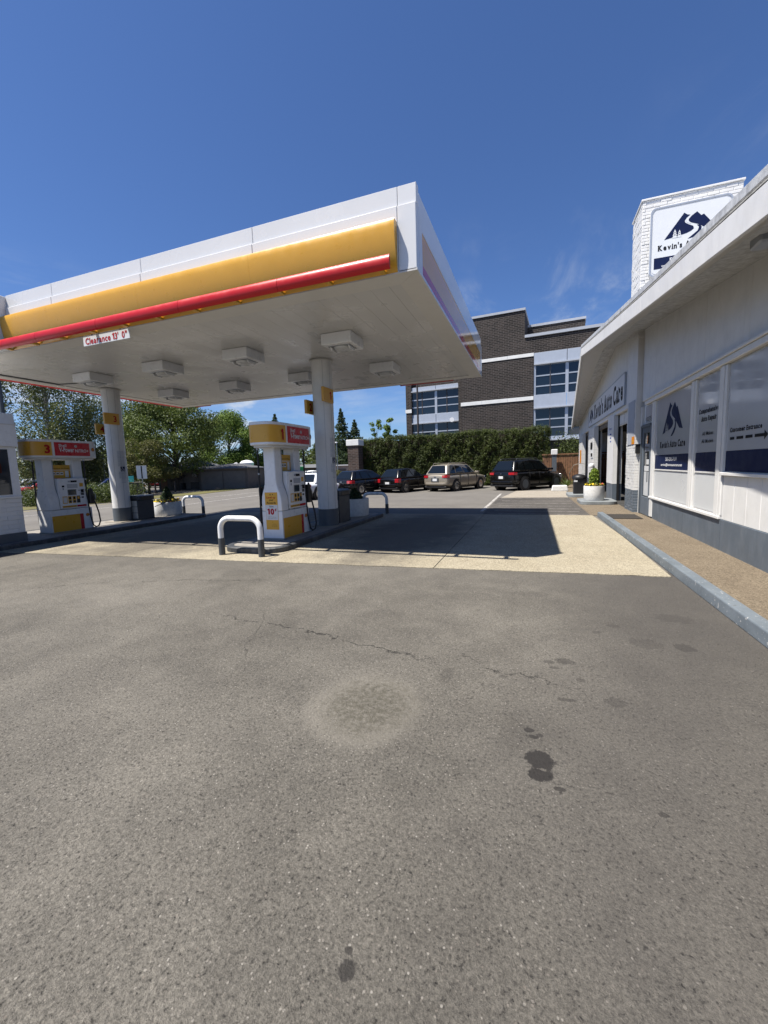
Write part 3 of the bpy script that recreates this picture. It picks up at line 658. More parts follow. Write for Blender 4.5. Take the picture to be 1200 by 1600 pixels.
def emblem(parent, o, r, u, v):
    n = Vector(u).cross(Vector(v)).normalized()
    e = pecten(MB(), o, r, u, v, n*.003).build('shell_emblem', 'ink_red', parent)
    pecten(MB(), Vector(o)+Vector(v)*(-.01*r), r*.80, u, v, n*.005).build('shell_face', 'yellow', e)
    mb = MB(); o_, u_, v_ = Vector(o), Vector(u), Vector(v)
    for t in (-52, -26, 0, 26, 52):
        d = u_*math.sin(R(t))+v_*math.cos(R(t)); s = u_*math.cos(R(t))-v_*math.sin(R(t)); b = o_-v_*(.55*r)
        mb.quad(*[p+n*.007 for p in (b-s*r*.02, b+s*r*.02, b+d*r*1.28+s*r*.045, b+d*r*1.28-s*r*.045)])
    mb.build('shell_rib', 'ink_red', e)
def make_pump(num, label, loc):
    t = thing('fuel_pump', label, 'fuel pump', loc, group='fuel pumps with V-Power toppers')
    # lower cabinet
    cab = MB().box(-.25, .25, -.54, .54, .0, .605).build('lower_cabinet', 'white_metal', t, bevel=.012, seg=2)
    MB().box(-.265, .265, -.55, .55, -.002, .03).build('plinth', 'steel', cab)
    for s in (1, -1):
        y0, y1 = (-.51, .19) if s > 0 else (-.19, .51)
        MB().box(*sorted((s*.252, s*.262)), y0, y1, .03, .455).build('yellow_panel', 'yellow', cab, bevel=.004)
        ya, yb = (.195, .285) if s > 0 else (-.285, -.195)
        MB().box(*sorted((s*.252, s*.261)), ya, yb, .03, .455).build('red_panel', 'red_panel', cab, bevel=.004)
    emblem(cab, (.253, .40, .40), .052, (0, 1, 0), (0, 0, 1))
    # end columns: broad shoulder at hip height, narrow neck above
    def endcol(yc, half, nm):
        mb = MB(); secs = [(.608, .25), (.80, .248), (.92, .236), (1.02, .205), (1.10, .172), (1.18, .150), (1.30, .140), (1.98, .135)]
        vs = []
        for z, w in secs:
            for x, y in ((-w, -half), (-w*.55, -half-.0), (w*.55, -half-.0), (w, -half), (w, half), (-w, half)): vs.append((x, yc+y, z))
        n = 6; fs = [(k*n+i, k*n+(i+1) % n, (k+1)*n+(i+1) % n, (k+1)*n+i) for k in range(len(secs)-1) for i in range(n)]
        fs += [tuple(range(n-1, -1, -1)), tuple((len(secs)-1)*n+i for i in range(n))]
        o = mb.add(vs, fs).build(nm, 'white_metal', t, bevel=.018, seg=2, smooth=True)
        return o
    ec = endcol(-.415, .128, 'end_column'); endcol(.33, .128, 'end_column')
    # flare strip down the corner of the near column
    MB().tube([(.243, -.28, .61), (.24, -.285, .9), (.20, -.29, 1.04), (.150, -.29, 1.2), (.139, -.285, 1.95)], .006, 6).build('trim_strip', 'steel', ec)
    # electronics head, both faces
    hd = MB().box(-.245, .245, -.282, .415, .612, 1.44).build('dispenser_head', 'white_metal', t, bevel=.02, seg=2)
    for s in (1,):
        X = .2455
        fp = MB().prism([(0, -.262), (0, .398), (.022, .398), (.022, -.262)], .80, o=(X, 0, .628)).build('face_plate', 'white_metal', hd, bevel=.008)
        X = .268
        def pl(nm, mt, y0, y1, z0, z1, d=.006): return MB().box(X, X+d, y0, y1, z0, z1).build(nm, mt, fp, bevel=.002)
        pl('price_display', 'ink_black', .03, .19, 1.325, 1.375); pl('price_label', 'ink_grey', -.04, .02, 1.33, 1.37)
        pl('sale_display', 'film_grey', -.07, .20, 1.17, 1.28); pl('card_sticker', 'yellow_dull', .25, .345, 1.20, 1.30); pl('logo_sticker', 'ink_black', -.20, -.14, 1.20, 1.25); pl('logo_base', 'ink_grey', -.19, -.155, 1.13, 1.18)
        pl('screen', 'screen', -.06, .14, .99, 1.125, .012); pl('screen_bezel', 'steel', -.075, .155, .978, 1.137, .005)
        pl('receipt_slot', 'ink_black', .205, .27, 1.095, 1.108); pl('card_reader', 'ink_black', .275, .335, 1.04, 1.125, .03); pl('keypad', 'dark_grey', .265, .345, .965, 1.03, .012); pl('slot', 'ink_black', .20, .26, .90, .91); pl('button', 'dark_grey', .275, .33, .885, .925, .012)
        pl('grade_frame', 'yellow_dull', -.215, -.095, .76, .955); pl('grade_card', 'placard', -.20, -.11, .78, .935, .009)
        for k, y in enumerate((-.075, .035, .145)):
            gb = pl('grade_button', 'yellow_dull' if k < 2 else 'black', y, y+.085, .765, .955, .010)
            MB().lathe([(.03, 0), (.03, .012), (.024, .016)], 14, o=(X+.010, y+.042, .81), ax='x').build('push_button', 'black', gb)
            MB().box(X+.0105, X+.013, y+.015, y+.07, .87, .935).build('price_panel', 'ink_black' if k < 2 else 'yellow', gb)
        MB().box(X, X+.004, -.235, .13, .655, .705).build('grade_strip', 'yellow', fp); MB().box(X, X+.004, .14, .385, .655, .705).build('grade_strip', 'ink_red', fp)
        label_text('grade_print', 'UNLEADED  PLUS  V-POWER', 'ink_black', fp, (X+.004, -.215, .668), (0, 1, 0), (0, 0, 1), w=.32, h=.022)
        MB().lathe([(.007, 0), (.007, .004)], 8, o=(.2455, -.26, .585+.04), ax='x').build('lock', 'ink_black', hd)
    # banner above the head
    bn = MB().box(.02, .045, -.29, .20, 1.445, 1.80).build('banner', 'yellow_dull', t, bevel=.003)
    MB().box(.0455, .047, -.29, .20, 1.655, 1.668).build('banner_rule', 'placard', bn)
    label_text('banner_print', 'Get Rewards. Save Money.', 'ink_black', bn, (.0455, -.27, 1.69), (0, 1, 0), (0, 0, 1), w=.44, h=.035)
    for k in range(3): MB().box(.0455, .048, -.27+.10*k, -.185+.10*k, 1.53, 1.615).build('banner_card', 'placard', bn); MB().box(.0485, .0495, -.255+.10*k, -.20+.10*k, 1.56, 1.585).build('card_mark', 'ink_black', bn)
    MB().box(.0455, .048, .06, .15, 1.47, 1.64).build('banner_card', 'placard', bn)
    # topper
    pth = superpath(TA, TB, 64)
    MB().prism(pth, .46, o=(0, 0, 1.985)).build('topper', 'white_metal', t, smooth=True, bevel=.008)
    tp = [o for o in t.children if o.name.startswith('topper')][-1]
    MB().prism(superpath(TA-.06, TB-.06, 48), .05, o=(0, 0, 1.937)).build('topper_base', 'trim_white', tp, smooth=True)
    topband(-.40, -.36, 2.025, 2.40, .0035, 2).build('white_divider', 'placard', tp)
    # yellow wraps the near end, red message board follows
    path = [(x*(1+.004/TA), y*(1+.004/TB)) for x, y in superpath(TA, TB, 160)]
    mb = MB(); sel = [p for p in path]
    n = len(path)
    for i in range(n):
        a, b = path[i], path[(i+1) % n]
        if max(a[1], b[1]) < -.33 and True: mb.quad((*a, 2.035), (*b, 2.035), (*b, 2.385), (*a, 2.385))
    mb.build('yellow_band', 'yellow', tp, smooth=True)
    topband(-.315, .60, 2.035, 2.385, .004, 14).build('red_board', 'red_panel', tp, smooth=True)
    topband(-.60, .315, 2.035, 2.385, .004, 14, side=-1).build('red_board', 'red_panel', tp, smooth=True)
    xx = tx(.2)+.0065
    label_text('lettering', 'Shell', 'ink_white', tp, (xx, -.21, 2.265), (0, 1, 0), (0, 0, 1), w=.19, h=.075, bold=.018)
    label_text('lettering', 'V-Power', 'ink_white', tp, (xx, -.205, 2.13), (0, 1, 0), (0, 0, 1), w=.37, h=.125, bold=.02)
    label_text('lettering', 'NiTRO+', 'ink_white', tp, (xx-.004, .20, 2.13), (0, 1, 0), (0, 0, 1), w=.35, h=.085, bold=.02)
    mb = MB(); mb.lathe([(.034, 0), (.034, .003), (.022, .003), (.022, 0)], 16, o=(xx, .22, 2.29), ax='x'); mb.build('round_mark', 'ink_white', tp)
    label_text('number', num, 'ink_red', tp, (tx(-.42)+.014, -.555, 2.09), (0, 1, 0), (0, 0, 1), w=.085 if num == '1' else .13, h=.22, bold=.035, slab='num')
    emblem(tp, (tx(.70)+.009, .70, 2.21), .060, Vector((tx(.75)-tx(.65), .10, 0)).normalized(), (0, 0, 1))
    # hoses and nozzles: one at the near left corner, one at the far lane side
    def hose(x, y, sx, low, ext):
        P = [(x, y, 1.95), (x, y, 1.6), (x+.005, y-.01, 1.1), (x+.01*sx, y, .75), (x+.03*sx, y+.02, .35)]
        P += [(x+.06*sx, y+.05, low+.06), (x+.09*sx, y+.10, low), (x+.12*sx, y+.16, low+.03), (x+.13*sx, y+.21, low+.16), (x+.11*sx, y+.20, .45), (x+.07*sx, y+.16, .72), (x+.04*sx, y+.12, .80)]
        h = MB().tube(P, .0185, 10).build('hose', 'rubber', t, smooth=True)
        MB().tube([(x, y, 1.97), (x, y, 1.90)], .03, 10).build('swivel', 'steel', h); MB().tube([(x, y, 1.70), (x, y, 1.60)], .027, 10).build('coupling', 'black', h); MB().tube([(x, y, 1.42), (x, y, 1.38)], .026, 10).build('clamp', 'steel', h)
        b = MB().box(x-.02+.01*sx, x+.07+.01*sx, y+.02, y+.13, .70, 1.12).build('nozzle_boot', 'black', t, bevel=.015)
        MB().tube([(x+.05*sx, y+.07, 1.16), (x+.06*sx, y+.08, 1.05), (x+.075*sx, y+.11, .93), (x+.08*sx, y+.14, .80)], [.022, .03, .034, .026], 10).build('nozzle', 'black', b, smooth=True)
        MB().tube([(x+.06*sx, y+.13, 1.03), (x+.07*sx, y+.19, .95), (x+.07*sx, y+.18, .84), (x+.07*sx, y+.14, .80)], .011, 8).build('nozzle_guard', 'steel', b, smooth=True)
    hose(-.30, -.50, -1, .05, 0); hose(.235, .455, 1, .04, 0)
    # poster on the near end
    E_ = ec; y = -.5432
    ps = MB().box(-.155, .155, y-.003, y+.001, .215, 1.005) if num == '1' else None
    if ps:
        po = ps.build('poster', 'yellow', t); po['label'] = 'yellow and pale poster offering 10 cents off'
        MB().box(-.15, .15, y-.0045, y-.0031, .42, .74).build('poster_field', 'placard', po)
        U, V = (1, 0, 0), (0, 0, 1); yo = y-.0032
        label_text('lettering', 'Level up', 'ink_red', po, (-.115, yo, .865), U, V, w=.22, h=.055, bold=.02)
        label_text('lettering', 'your', 'ink_black', po, (-.055, yo, .815), U, V, w=.11, h=.04, bold=.02)
        label_text('lettering', 'Rewards', 'ink_black', po, (-.11, yo, .765), U, V, w=.22, h=.04, bold=.02)
        label_text('lettering', 'Save', 'ink_black', po, (-.05, yo-.0015, .69), U, V, w=.10, h=.035, bold=.01)
        label_text('lettering', '10', 'ink_red', po, (-.11, yo-.0015, .53), U, V, w=.17, h=.135, bold=.05, slab='num')
        label_text('lettering', '\u00a2', 'ink_red', po, (.075, yo-.0015, .60), U, V, w=.045, h=.07, bold=.03)
        for k in range(2): label_text('small_print', 'off per gallon on fuel' if k else 'when you sign up', 'ink_black', po, (-.10, yo-.0015, .475-.028*k), U, V, w=.20, h=.016, bold=.0)
        for k in range(3): label_text('small_print', 'terms apply, see site', 'ink_black', po, (-.02, yo, .325-.025*k), U, V, w=.13, h=.012, bold=.0)
        for k in (-.02, .04): MB().lathe([(.012, 0), (.012, .001)], 8, o=(k, yo-.001, .96), ax='y').build('mark', 'ink_black', po)
    MB().box(-.249, .249, -.5425, -.5405, .603, .607).build('seam', 'steel', ec)
    return t
make_pump('1', 'white and yellow pump numbered 1 with 10 cent poster on its end', (-5.20, 7.84, .12))
make_pump('3', 'white and yellow pump numbered 3 beside the white brick kiosk', (-12.04, 7.52, .12))
# ------------------------------------------------------------------ waste bins and planters on the islands
def bin_(x0, x1, y0, y1, z0, z1, label):
    t = thing('waste_bin', label, 'waste bin', ((x0+x1)/2, (y0+y1)/2, z0), world=True, group='dark grey square waste bins on the islands')
    MB().prism([(x0+.02, y0+.02), (x1-.02, y0+.02), (x1-.02, y1-.02), (x0+.02, y1-.02)], z1-z0-.17, o=(0, 0, z0)).build('bin_body', 'dark_grey', t, bevel=.02, seg=2)
    MB().box(x0, x1, y0, y1, z1-.165, z1-.03).build('bin_hood', 'dark_grey', t, bevel=.02, seg=2)
    MB().prism([(x0+.01, z1-.029), (x1-.01, z1-.029), (x1-.08, z1), (x0+.08, z1)], y1-y0-.02, o=(0, y0+.01, 0), u=(1, 0, 0), v=(0, 0, 1), w=(0, 1, 0)).build('bin_lid', 'band_grey', t)
    B('flap', 'black', t, x1-.002, x1+.006, y0+.12, y1-.12, z1-.15, z1-.05)
    for k in range(3): B('dispenser_panel', 'trim_white', t, x0+.03, x1-.05, y0-.004, y0+.016, z0+.04+.2*k, z0+.225+.2*k, bevel=.004)
    return t
bin_(-5.32, -4.83, 9.78, 10.5, .12, 1.02, 'dark bin behind the nearer column')
bin_(-12.62, -12.13, 9.78, 10.42, .12, .92, 'dark bin with pale end panels behind the farther column')
sq = MB().tube([(-12.12, 10.40, .50), (-12.0, 10.75, .62), (-11.97, 10.86, .66)], .012, 8); sq.obox((-11.96, 10.88, .665), (.012, 0, 0), (0, .05, .02), (0, -.01, .03))
so_ = sq.build('squeegee', 'black'); tag(so_, 'black squeegee handle sticking out between farther bin and planter', 'squeegee')
def leaves(P, Nrm, size, seed, spread=.6, aspect=.6, droop=0.0):
    """numpy leaf quads at points P; Nrm gives the outward direction"""
    rg = np.random.RandomState(seed); n = len(P)
    d = Nrm+rg.normal(size=(n, 3))*spread; d /= np.linalg.norm(d, axis=1)[:, None]+1e-9
    a = np.cross(d, rg.normal(size=(n, 3))); a[:, 2] -= droop*np.linalg.norm(a, axis=1); a /= np.linalg.norm(a, axis=1)[:, None]+1e-9
    b = np.cross(d, a); b /= np.linalg.norm(b, axis=1)[:, None]+1e-9
    s = (size*(.6+.8*rg.rand(n)))[:, None]
    v = np.stack([P-a*s, P+b*s*aspect, P+a*s, P-b*s*aspect], 1).reshape(-1, 3)
    return v
def leafmesh(name, V, mat, parent=None, off=(0, 0, 0)):
    V = np.asarray(V, np.float32)-np.asarray(off, np.float32); n = len(V)//4
    me = bpy.data.meshes.new(name); me.vertices.add(n*4); me.vertices.foreach_set('co', V.ravel())
    me.loops.add(n*4); me.loops.foreach_set('vertex_index', np.arange(n*4, dtype=np.int32))
    me.polygons.add(n); me.polygons.foreach_set('loop_start', np.arange(0, n*4, 4, dtype=np.int32))
    try: me.polygons.foreach_set('loop_total', np.full(n, 4, np.int32))
    except Exception: pass
    me.materials.append(M[mat]); me.update(calc_edges=True); me.validate()
    o = bpy.data.objects.new(name, me); return link(o, parent)
def blobpts(n, c, r, seed, shell=.55):
    rg = np.random.RandomState(seed); d = rg.normal(size=(n, 3)); d /= np.linalg.norm(d, axis=1)[:, None]
    rr = shell+(1-shell)*rg.rand(n)**.6
    return np.asarray(c)+d*rr[:, None]*np.asarray(r), d
def planter(x, y, z, r, h, label, shrub_h, mat, flowers=True, seed=1, cone=True):
    t = thing('flower_planter', label, 'planter', (x, y, z), group='round white concrete planters')
    MB().lathe([(r*.93, 0), (r*.965, .02), (r, h*.5), (r*1.005, h-.03), (r*.99, h), (r*.86, h), (r*.84, h-.05)], 40).build('pot', 'concrete_pot', t, smooth=True)
    MB().lathe([(r*.86, h-.05), (r*.86, h-.035)], 24).build('soil', 'soil', t)
    n = 1500; rg = np.random.RandomState(seed)
    u = rg.rand(n); hh = shrub_h; zz_ = u*hh; prof = (1-u)**.8*r*.62 if cone else r*.50*np.sqrt(np.clip(1-((u-.42)/.6)**2, 0, 1))
    a = rg.rand(n)*2*np.pi; k = .62+.42*rg.rand(n)
    P = np.stack([np.cos(a)*prof*k, np.sin(a)*prof*k, h+zz_], 1); d = np.stack([np.cos(a), np.sin(a), .5+0*a], 1)
    leafmesh('shrub', leaves(P, d, .042, seed+3, .7, .45), mat, t)
    MB().tube([(0, 0, h-.05), (0, 0, h+hh*.7)], [.03, .012], 6).build('stem', 'bark', t)
    if flowers:
        for mt, cnt, nm in (('flower_yellow', 90, 'yellow_flowers'), ('flower_red', 26, 'red_flowers'), ('leaf_shrub', 120, 'bedding_leaves')):
            a = rg.rand(cnt)*2*np.pi; q = r*(.55+.38*rg.rand(cnt)); P = np.stack([np.cos(a)*q, np.sin(a)*q, h+.0+.09*rg.rand(cnt)], 1)
            if mt == 'flower_red': P[:, 0] = np.abs(P[:, 0])
            o = leafmesh(nm, leaves(P, np.tile([0, -.5, .8], (cnt, 1)), .036, seed+9, .7, .9), mt, t); o['kind'] = 'stuff'
    return t
planter(-12.42, 11.2, .12, .46, .48, 'white planter with dark cone shrub and yellow flowers on the farther island', .52, 'leaf_conifer', seed=5)
planter(-5.2, 11.6, .12, .43, .53, 'white planter behind the bin on the nearer island', .30, 'leaf_conifer', seed=15, flowers=False)
# ------------------------------------------------------------------ kiosk at the left edge
kx, ky = -11.3, 6.13
ks = thing('kiosk', 'small white brick kiosk with dark window at the left edge', 'kiosk', (kx-1.2, 4.6, .12), world=True)
K0, KY0 = kx-2.4, 2.2
B('kiosk_wall', 'white_paint', ks, K0+.05, kx-.03, KY0+.05, ky-.03, .12, 2.4); B('mortar_bed', 'white_paint', ks, kx-.0295, kx-.009, KY0+.05, ky-.009, .33, 1.14)
B('base_band', 'band_grey', ks, K0, kx+.012, KY0, ky+.012, .12, .335)
z = .338; row = 0
while z < 1.12:
    y = KY0 + (0 if row % 2 else -.2)
    while y < ky:
        a, b = max(y, KY0), min(y+.395, ky)
        if b-a > .06 and b > 4.9:
            j = random.uniform(-.004, .004)
            B('brick', 'white_paint', ks, kx-.03, kx+j, a+.004, b-.004, z+.004, z+.096, bevel=.006)
        y += .40
    z += .10; row += 1
B('sill', 'white_paint', ks, K0, kx+.02, KY0, ky+.02, 1.14, 1.19, bevel=.006)
B('upper_panel', 'white_metal', ks, kx-.029, kx-.004, 5.99, ky, 1.192, 2.32); B('upper_panel', 'white_metal', ks, kx-.029, kx-.004, KY0, 4.2, 1.192, 2.32)
wn = B('window', 'white_metal', ks, kx-.029, kx-.012, 4.2, 5.99, 1.192, 2.32)
B('pane', 'shop_glass', wn, kx-.0115, kx-.006, 4.25, 5.965, 1.23, 2.26)
label_text('neon_letters', 'OPEN', 'ink_brown', wn, (kx-.006, 4.95, 1.72), (0, 1, 0), (0, 0, 1), w=.86, h=.22, bold=.03)
MB().prism([(0, 2.322), (.05, 2.322), (.05, 2.83), (0, 3.08), (-2.5, 3.08), (-2.5, 2.322)], ky-KY0+.06, o=(kx, KY0-.03, 0), u=(1, 0, 0), v=(0, 0, 1), w=(0, 1, 0)).build('roof', 'white_metal', ks, bevel=.008)
B('roof_seam', 'trim_white', ks, kx-.1, kx+.058, KY0-.036, ky+.036, 2.815, 2.835)
# ------------------------------------------------------------------ repair shop on the right
WX = 2.93
zs = lambda y: 5.90-.1335*abs(18.15-y)          # wall / soffit line
sh = thing('repair_shop', 'low white auto repair shop with wide gable roof, window front and three garage bays', 'shop building', (WX, 12, 0), world=True)
XE, YN, YF = 12.5, -1.0, 31.2
# solid shell: office part, back, end walls
B('wall_core', 'white_paint', sh, WX+.07, XE, YN, 13.9, .0, 3.9)
B('base_wall', 'shop_grey', sh, WX, WX+.069, YN, 12.42, .0, .53, bevel=.004)
for y in (4.4, 6.3, 8.25, 10.1): B('base_seam', 'band_grey', sh, WX-.0015, WX+.01, y-.004, y+.004, .01, .525)
B('base_sill', 'white_paint', sh, WX-.035, WX+.06, 8.28, 12.72, .532, .585, bevel=.006)
# boards below the right-hand window
y = 8.262
while y > YN:
    B('wall_board', 'white_paint', sh, WX+.012, WX+.066, y-.405, y-.004, .533, 1.262, bevel=.006); y -= .41
B('window_sill', 'white_paint', sh, WX-.05, WX+.066, YN, 8.272, 1.265, 1.315, bevel=.006)
# window frames and panes
B('head_frame', 'white_paint', sh, WX-.055, WX+.066, YN, 13.35, 3.05, 3.15, bevel=.008); B('head_trim', 'white_paint', sh, WX-.085, WX+.066, YN, 13.38, 3.152, 3.195, bevel=.006)
for a, b, z0 in ((12.44, 12.72, .05), (9.61, 9.88, .587), (8.275, 8.55, .587), (4.2, 4.45, 1.317)):
    m_ = B('mullion', 'white_paint', sh, WX-.012, WX+.066, a, b, z0, 3.048, bevel=.008); B('mullion_rib', 'white_paint', m_, WX-.022, WX-.011, (a+b)/2-.06, (a+b)/2+.06, z0, 3.046, bevel=.006)
U, V = (0, -1, 0), (0, 0, 1)
PX = WX+.0195
def pane(y0, y1, z0, zb0, zb1, z1):
    w = B('window', 'white_paint', sh, WX+.03, WX+.064, y0, y1, z0, z1)
    B('pane', 'film_grey', w, WX+.02, WX+.0295, y0+.025, y1-.025, zb1, z1-.02); B('blue_band', 'ink_navy', w, WX+.0195, WX+.0295, y0+.025, y1-.025, zb0, zb1-.002)
    if zb0-z0 > .1:
        B('lower_pane', 'film_white', w, WX+.02, WX+.0295, y0+.025, y1-.025, z0+.03, zb0-.03); B('transom_bar', 'white_paint', w, WX+.005, WX+.0295, y0+.01, y1-.01, zb0-.028, zb0-.002)
    return w
def logo(parent, o, u, v, w, h, navy='ink_navy', white='film_grey', lift=.002):
    o, u, v = Vector(o), Vector(u), Vector(v); n = u.cross(v)
    P = lambda a, k=1.0: o+u*(a[0]*w)+v*(a[1]*h)+n*(lift*k)
    mb = MB()
    for poly in ([(0, 0), (.36, 1), (.42, .90), (.475, .87), (.41, .77), (.375, .66), (.385, .58), (.45, .48), (.535, .38), (.55, .27), (.50, .19), (.42, .13), (.34, .10), (.20, .06)],
                 [(.445, .70), (.50, .82), (.595, .95), (.675, .76), (.72, .80), (1.0, .06), (.84, .10), (.74, .25), (.62, .42), (.49, .54), (.45, .62)]):
        mb.add([P(a) for a in poly], [tuple(range(len(poly)))])
    rd = [(.60, .40), (.64, .30), (.62, .16), (.52, .0), (.44, -.12), (.53, -.10), (.62, .0), (.68, .14), (.69, .28), (.66, .38)]
    mb.add([P(a) for a in rd], [tuple(range(len(rd)))])
    lg = mb.build('mountain_logo', navy, parent)
    mb = MB()
    for cx, s in ((.20, 1.0), (.285, .85)):
        for k in range(3):
            b = .02+.10*k*s; hw = (.055-.013*k)*s
            mb.add([P((cx-hw, b), 2), P((cx+hw, b), 2), P((cx, b+.16*s), 2)], [(0, 1, 2)])
    mb.add([P(a, 2) for a in ((.40, .63), (.425, .56), (.50, .48), (.49, .52), (.44, .58), (.42, .64))], [tuple(range(6))])
    mb.build('logo_trees', white, lg)
    return lg
w1 = pane(9.885, 12.435, .59, 1.31, 1.66, 3.045)
logo(w1, (PX, 11.83, 2.15), U, V, 1.44, .70)
label_text('lettering', "Kevin's Auto Care", 'ink_black', w1, (PX, 12.0, 1.815), U, V, w=1.80, h=.165, slab=True)
label_text('lettering', '503-292-7939', 'ink_white', w1, (PX, 11.5, 1.51), U, V, w=.80, h=.085, bold=.0)
label_text('lettering', 'service@kevinsautocare.net', 'ink_white', w1, (PX, 11.86, 1.375), U, V, w=1.53, h=.08, bold=.02)
w2 = pane(8.555, 9.605, .59, 1.31, 1.66, 3.045)
label_text('lettering', 'Comprehensive', 'ink_black', w2, (PX, 9.50, 2.34), U, V, w=.90, h=.12, slab=True)
label_text('lettering', 'Auto Repair', 'ink_black', w2, (PX, 9.37, 2.195), U, V, w=.68, h=.12, slab=True)
label_text('lettering', 'All Makes', 'ink_black', w2, (PX, 9.29, 1.965), U, V, w=.50, h=.068, bold=.008)
label_text('lettering', 'All Models', 'ink_black', w2, (PX, 9.31, 1.825), U, V, w=.54, h=.068, bold=.008)
w3 = pane(4.455, 8.27, 1.316, 1.33, 1.66, 3.045)
label_text('lettering', 'Customer Entrance', 'ink_black', w3, (PX, 8.13, 1.945), U, V, w=.98, h=.075, slab=True)
ar = MB(); nx = (-1, 0, 0)
for a, b in ((8.12, 7.97), (7.90, 7.68), (7.61, 7.40), (7.34, 7.08)): ar.quad((PX-.002, a, 1.828), (PX-.002, b, 1.828), (PX-.002, b, 1.872), (PX-.002, a, 1.872))
ar.add([(PX-.002, 7.08, 1.782), (PX-.002, 6.98, 1.85), (PX-.002, 7.08, 1.918)], [(0, 1, 2)]); ar.build('arrow', 'ink_black', w3)
w4 = pane(.2, 4.195, 1.316, 1.33, 1.66, 3.045)
# entrance door with transom
dr = B('door', 'shop_grey', sh, WX+.02, WX+.066, 12.725, 13.62, .03, 2.44)
for a, b, c, d in ((12.725, 12.83, .03, 2.44), (13.5, 13.62, .03, 2.44), (12.832, 13.498, .03, .52), (12.832, 13.498, 2.28, 2.44)): B('door_rail', 'band_grey' if a > 12.8 and c > 1 else 'shop_grey', dr, WX-.02, WX+.019, a, b, c, d, bevel=.004)
B('door_glass', 'shop_glass', dr, WX+.008, WX+.018, 12.835, 13.495, .525, 2.275)
for (a, b, c, d, mt) in ((12.90, 13.42, .56, 1.22, 'film_white'), (12.92, 13.40, 1.24, 1.38, 'placard'), (12.92, 13.40, 1.78, 1.98, 'film_grey'), (12.95, 13.2, 1.42, 1.56, 'placard')): B('door_notice', mt, dr, WX+.004, WX+.0075, a, b, c, d)
label_text('notice_print', 'Welcome', 'ink_black', dr, (WX+.0035, 13.36, 1.86), U, V, w=.36, h=.06, bold=.01); label_text('notice_print', 'Come In', 'ink_black', dr, (WX+.0035, 13.30, 1.80), U, V, w=.22, h=.04, bold=.01)
MB().tube([(WX-.06, 12.80, .95), (WX-.06, 12.80, 1.25)], .012, 8).build('door_handle', 'steel', dr)
B('door_frame', 'band_grey', sh, WX-.045, WX+.066, 13.622, 13.73, .02, 2.50); B('door_head', 'band_grey', sh, WX-.045, WX+.066, 12.722, 13.62, 2.443, 2.52)
tr_ = B('transom', 'white_paint', sh, WX+.02, WX+.066, 12.722, 13.62, 2.523, 3.048); B('pane', 'film_grey', tr_, WX+.012, WX+.019, 12.75, 13.50, 2.56, 3.02)
label_text('number', '10275', 'ink_black', tr_, (WX+.0115, 13.40, 2.60), U, V, w=.52, h=.115, bold=.0)
B('door_post', 'white_paint', sh, WX-.03, WX+.066, 13.735, 13.875, .0, 3.05)
# plain wall panels up to the soffit
ed = [YN, 2.7, 4.35, 6.0, 7.64, 9.31, 10.97, 12.56, 13.875]
for a, b in zip(ed[:-1], ed[1:]):
    MB().prism([(a+.003, 3.198), (b-.003, 3.198), (b-.003, zs(b)+.05), (a+.003, zs(a)+.05)], .05, o=(WX, 0, 0), u=(0, 1, 0), v=(0, 0, 1), w=(1, 0, 0)).build('wall_panel', 'white_paint', sh, bevel=.004)
ed = [15.06, 16.0, 18.15, 20.6, 23.0, 25.6, 28.2, YF]
for a, b in zip(ed[:-1], ed[1:]):
    MB().prism([(a+.003, 3.405), (b-.003, 3.405), (b-.003, zs(b)+.05), (a+.003, zs(a)+.05)], .12, o=(WX-.02, 0, 0), u=(0, 1, 0), v=(0, 0, 1), w=(1, 0, 0)).build('wall_panel', 'white_paint', sh, bevel=.004)
B('header', 'white_paint', sh, WX-.03, WX+.25, 15.06, YF, 3.25, 3.402, bevel=.006)
# garage interior
B('garage_floor', 'interior_floor', sh, WX-.1, XE, 15.06, YF, .004, .018); B('garage_back', 'interior', sh, XE-.2, XE, 13.9, YF, .02, 4.4); B('garage_ceiling', 'interior', sh, WX+.15, XE-.2, 15.06, YF, 3.403, 3.5)
B('end_wall', 'white_paint', sh, WX+.0, XE, YF-.15, YF, .0, 4.05); B('end_wall', 'white_paint', sh, WX+.07, XE, YN-.1, YN-.002, .0, 3.4)
B('inner_wall', 'interior', sh, WX+.3, XE-.2, 13.91, 14.0, .02, 3.4)
# posts and brick piers between the bays
def pier(x0, x1, y0, y1, brick):
    p = B('pier', 'white_paint', sh, x0+.02, x1, y0+.02, y1-.02, .0, 3.25)
    if not brick:
        B('post_base', 'shop_grey', p, x0+.005, x1+.005, y0+.005, y1-.005, .0, .66); B('post_face', 'white_paint', p, x0, x0+.019, y0, y1, .662, 3.25); B('post_face', 'white_paint', p, x0+.02, x1, y0, y0+.019, .662, 3.25)
        return p
    z = .006; r_ = 0
    while z < 3.2:
        h = .082
        mt = 'shop_grey' if z < .62 else 'white_paint'
        yy = y0-(.15 if r_ % 2 else 0)
        while yy < y1:
            a, b = max(yy, y0), min(yy+.29, y1)
            if b-a > .05: B('brick', mt, p, x0+random.uniform(-.004, .004), x0+.0195, a+.004, b-.004, z, z+h-.010)
            yy += .30
        xx_ = x0+.021
        while xx_ < x1-.05:
            b = min(xx_+(.14 if r_ % 2 else .29), x1); B('brick', mt, p, xx_+.003, b-.003, y0+random.uniform(-.004, .004), y0+.0195, z, z+h-.010); xx_ = b
        z += h; r_ += 1
    return p
pier(2.85, 3.15, 17.8, 19.15, False); pier(2.80, 3.15, 22.8, 25.0, True); pier(2.80, 3.15, 28.05, 29.9, True)
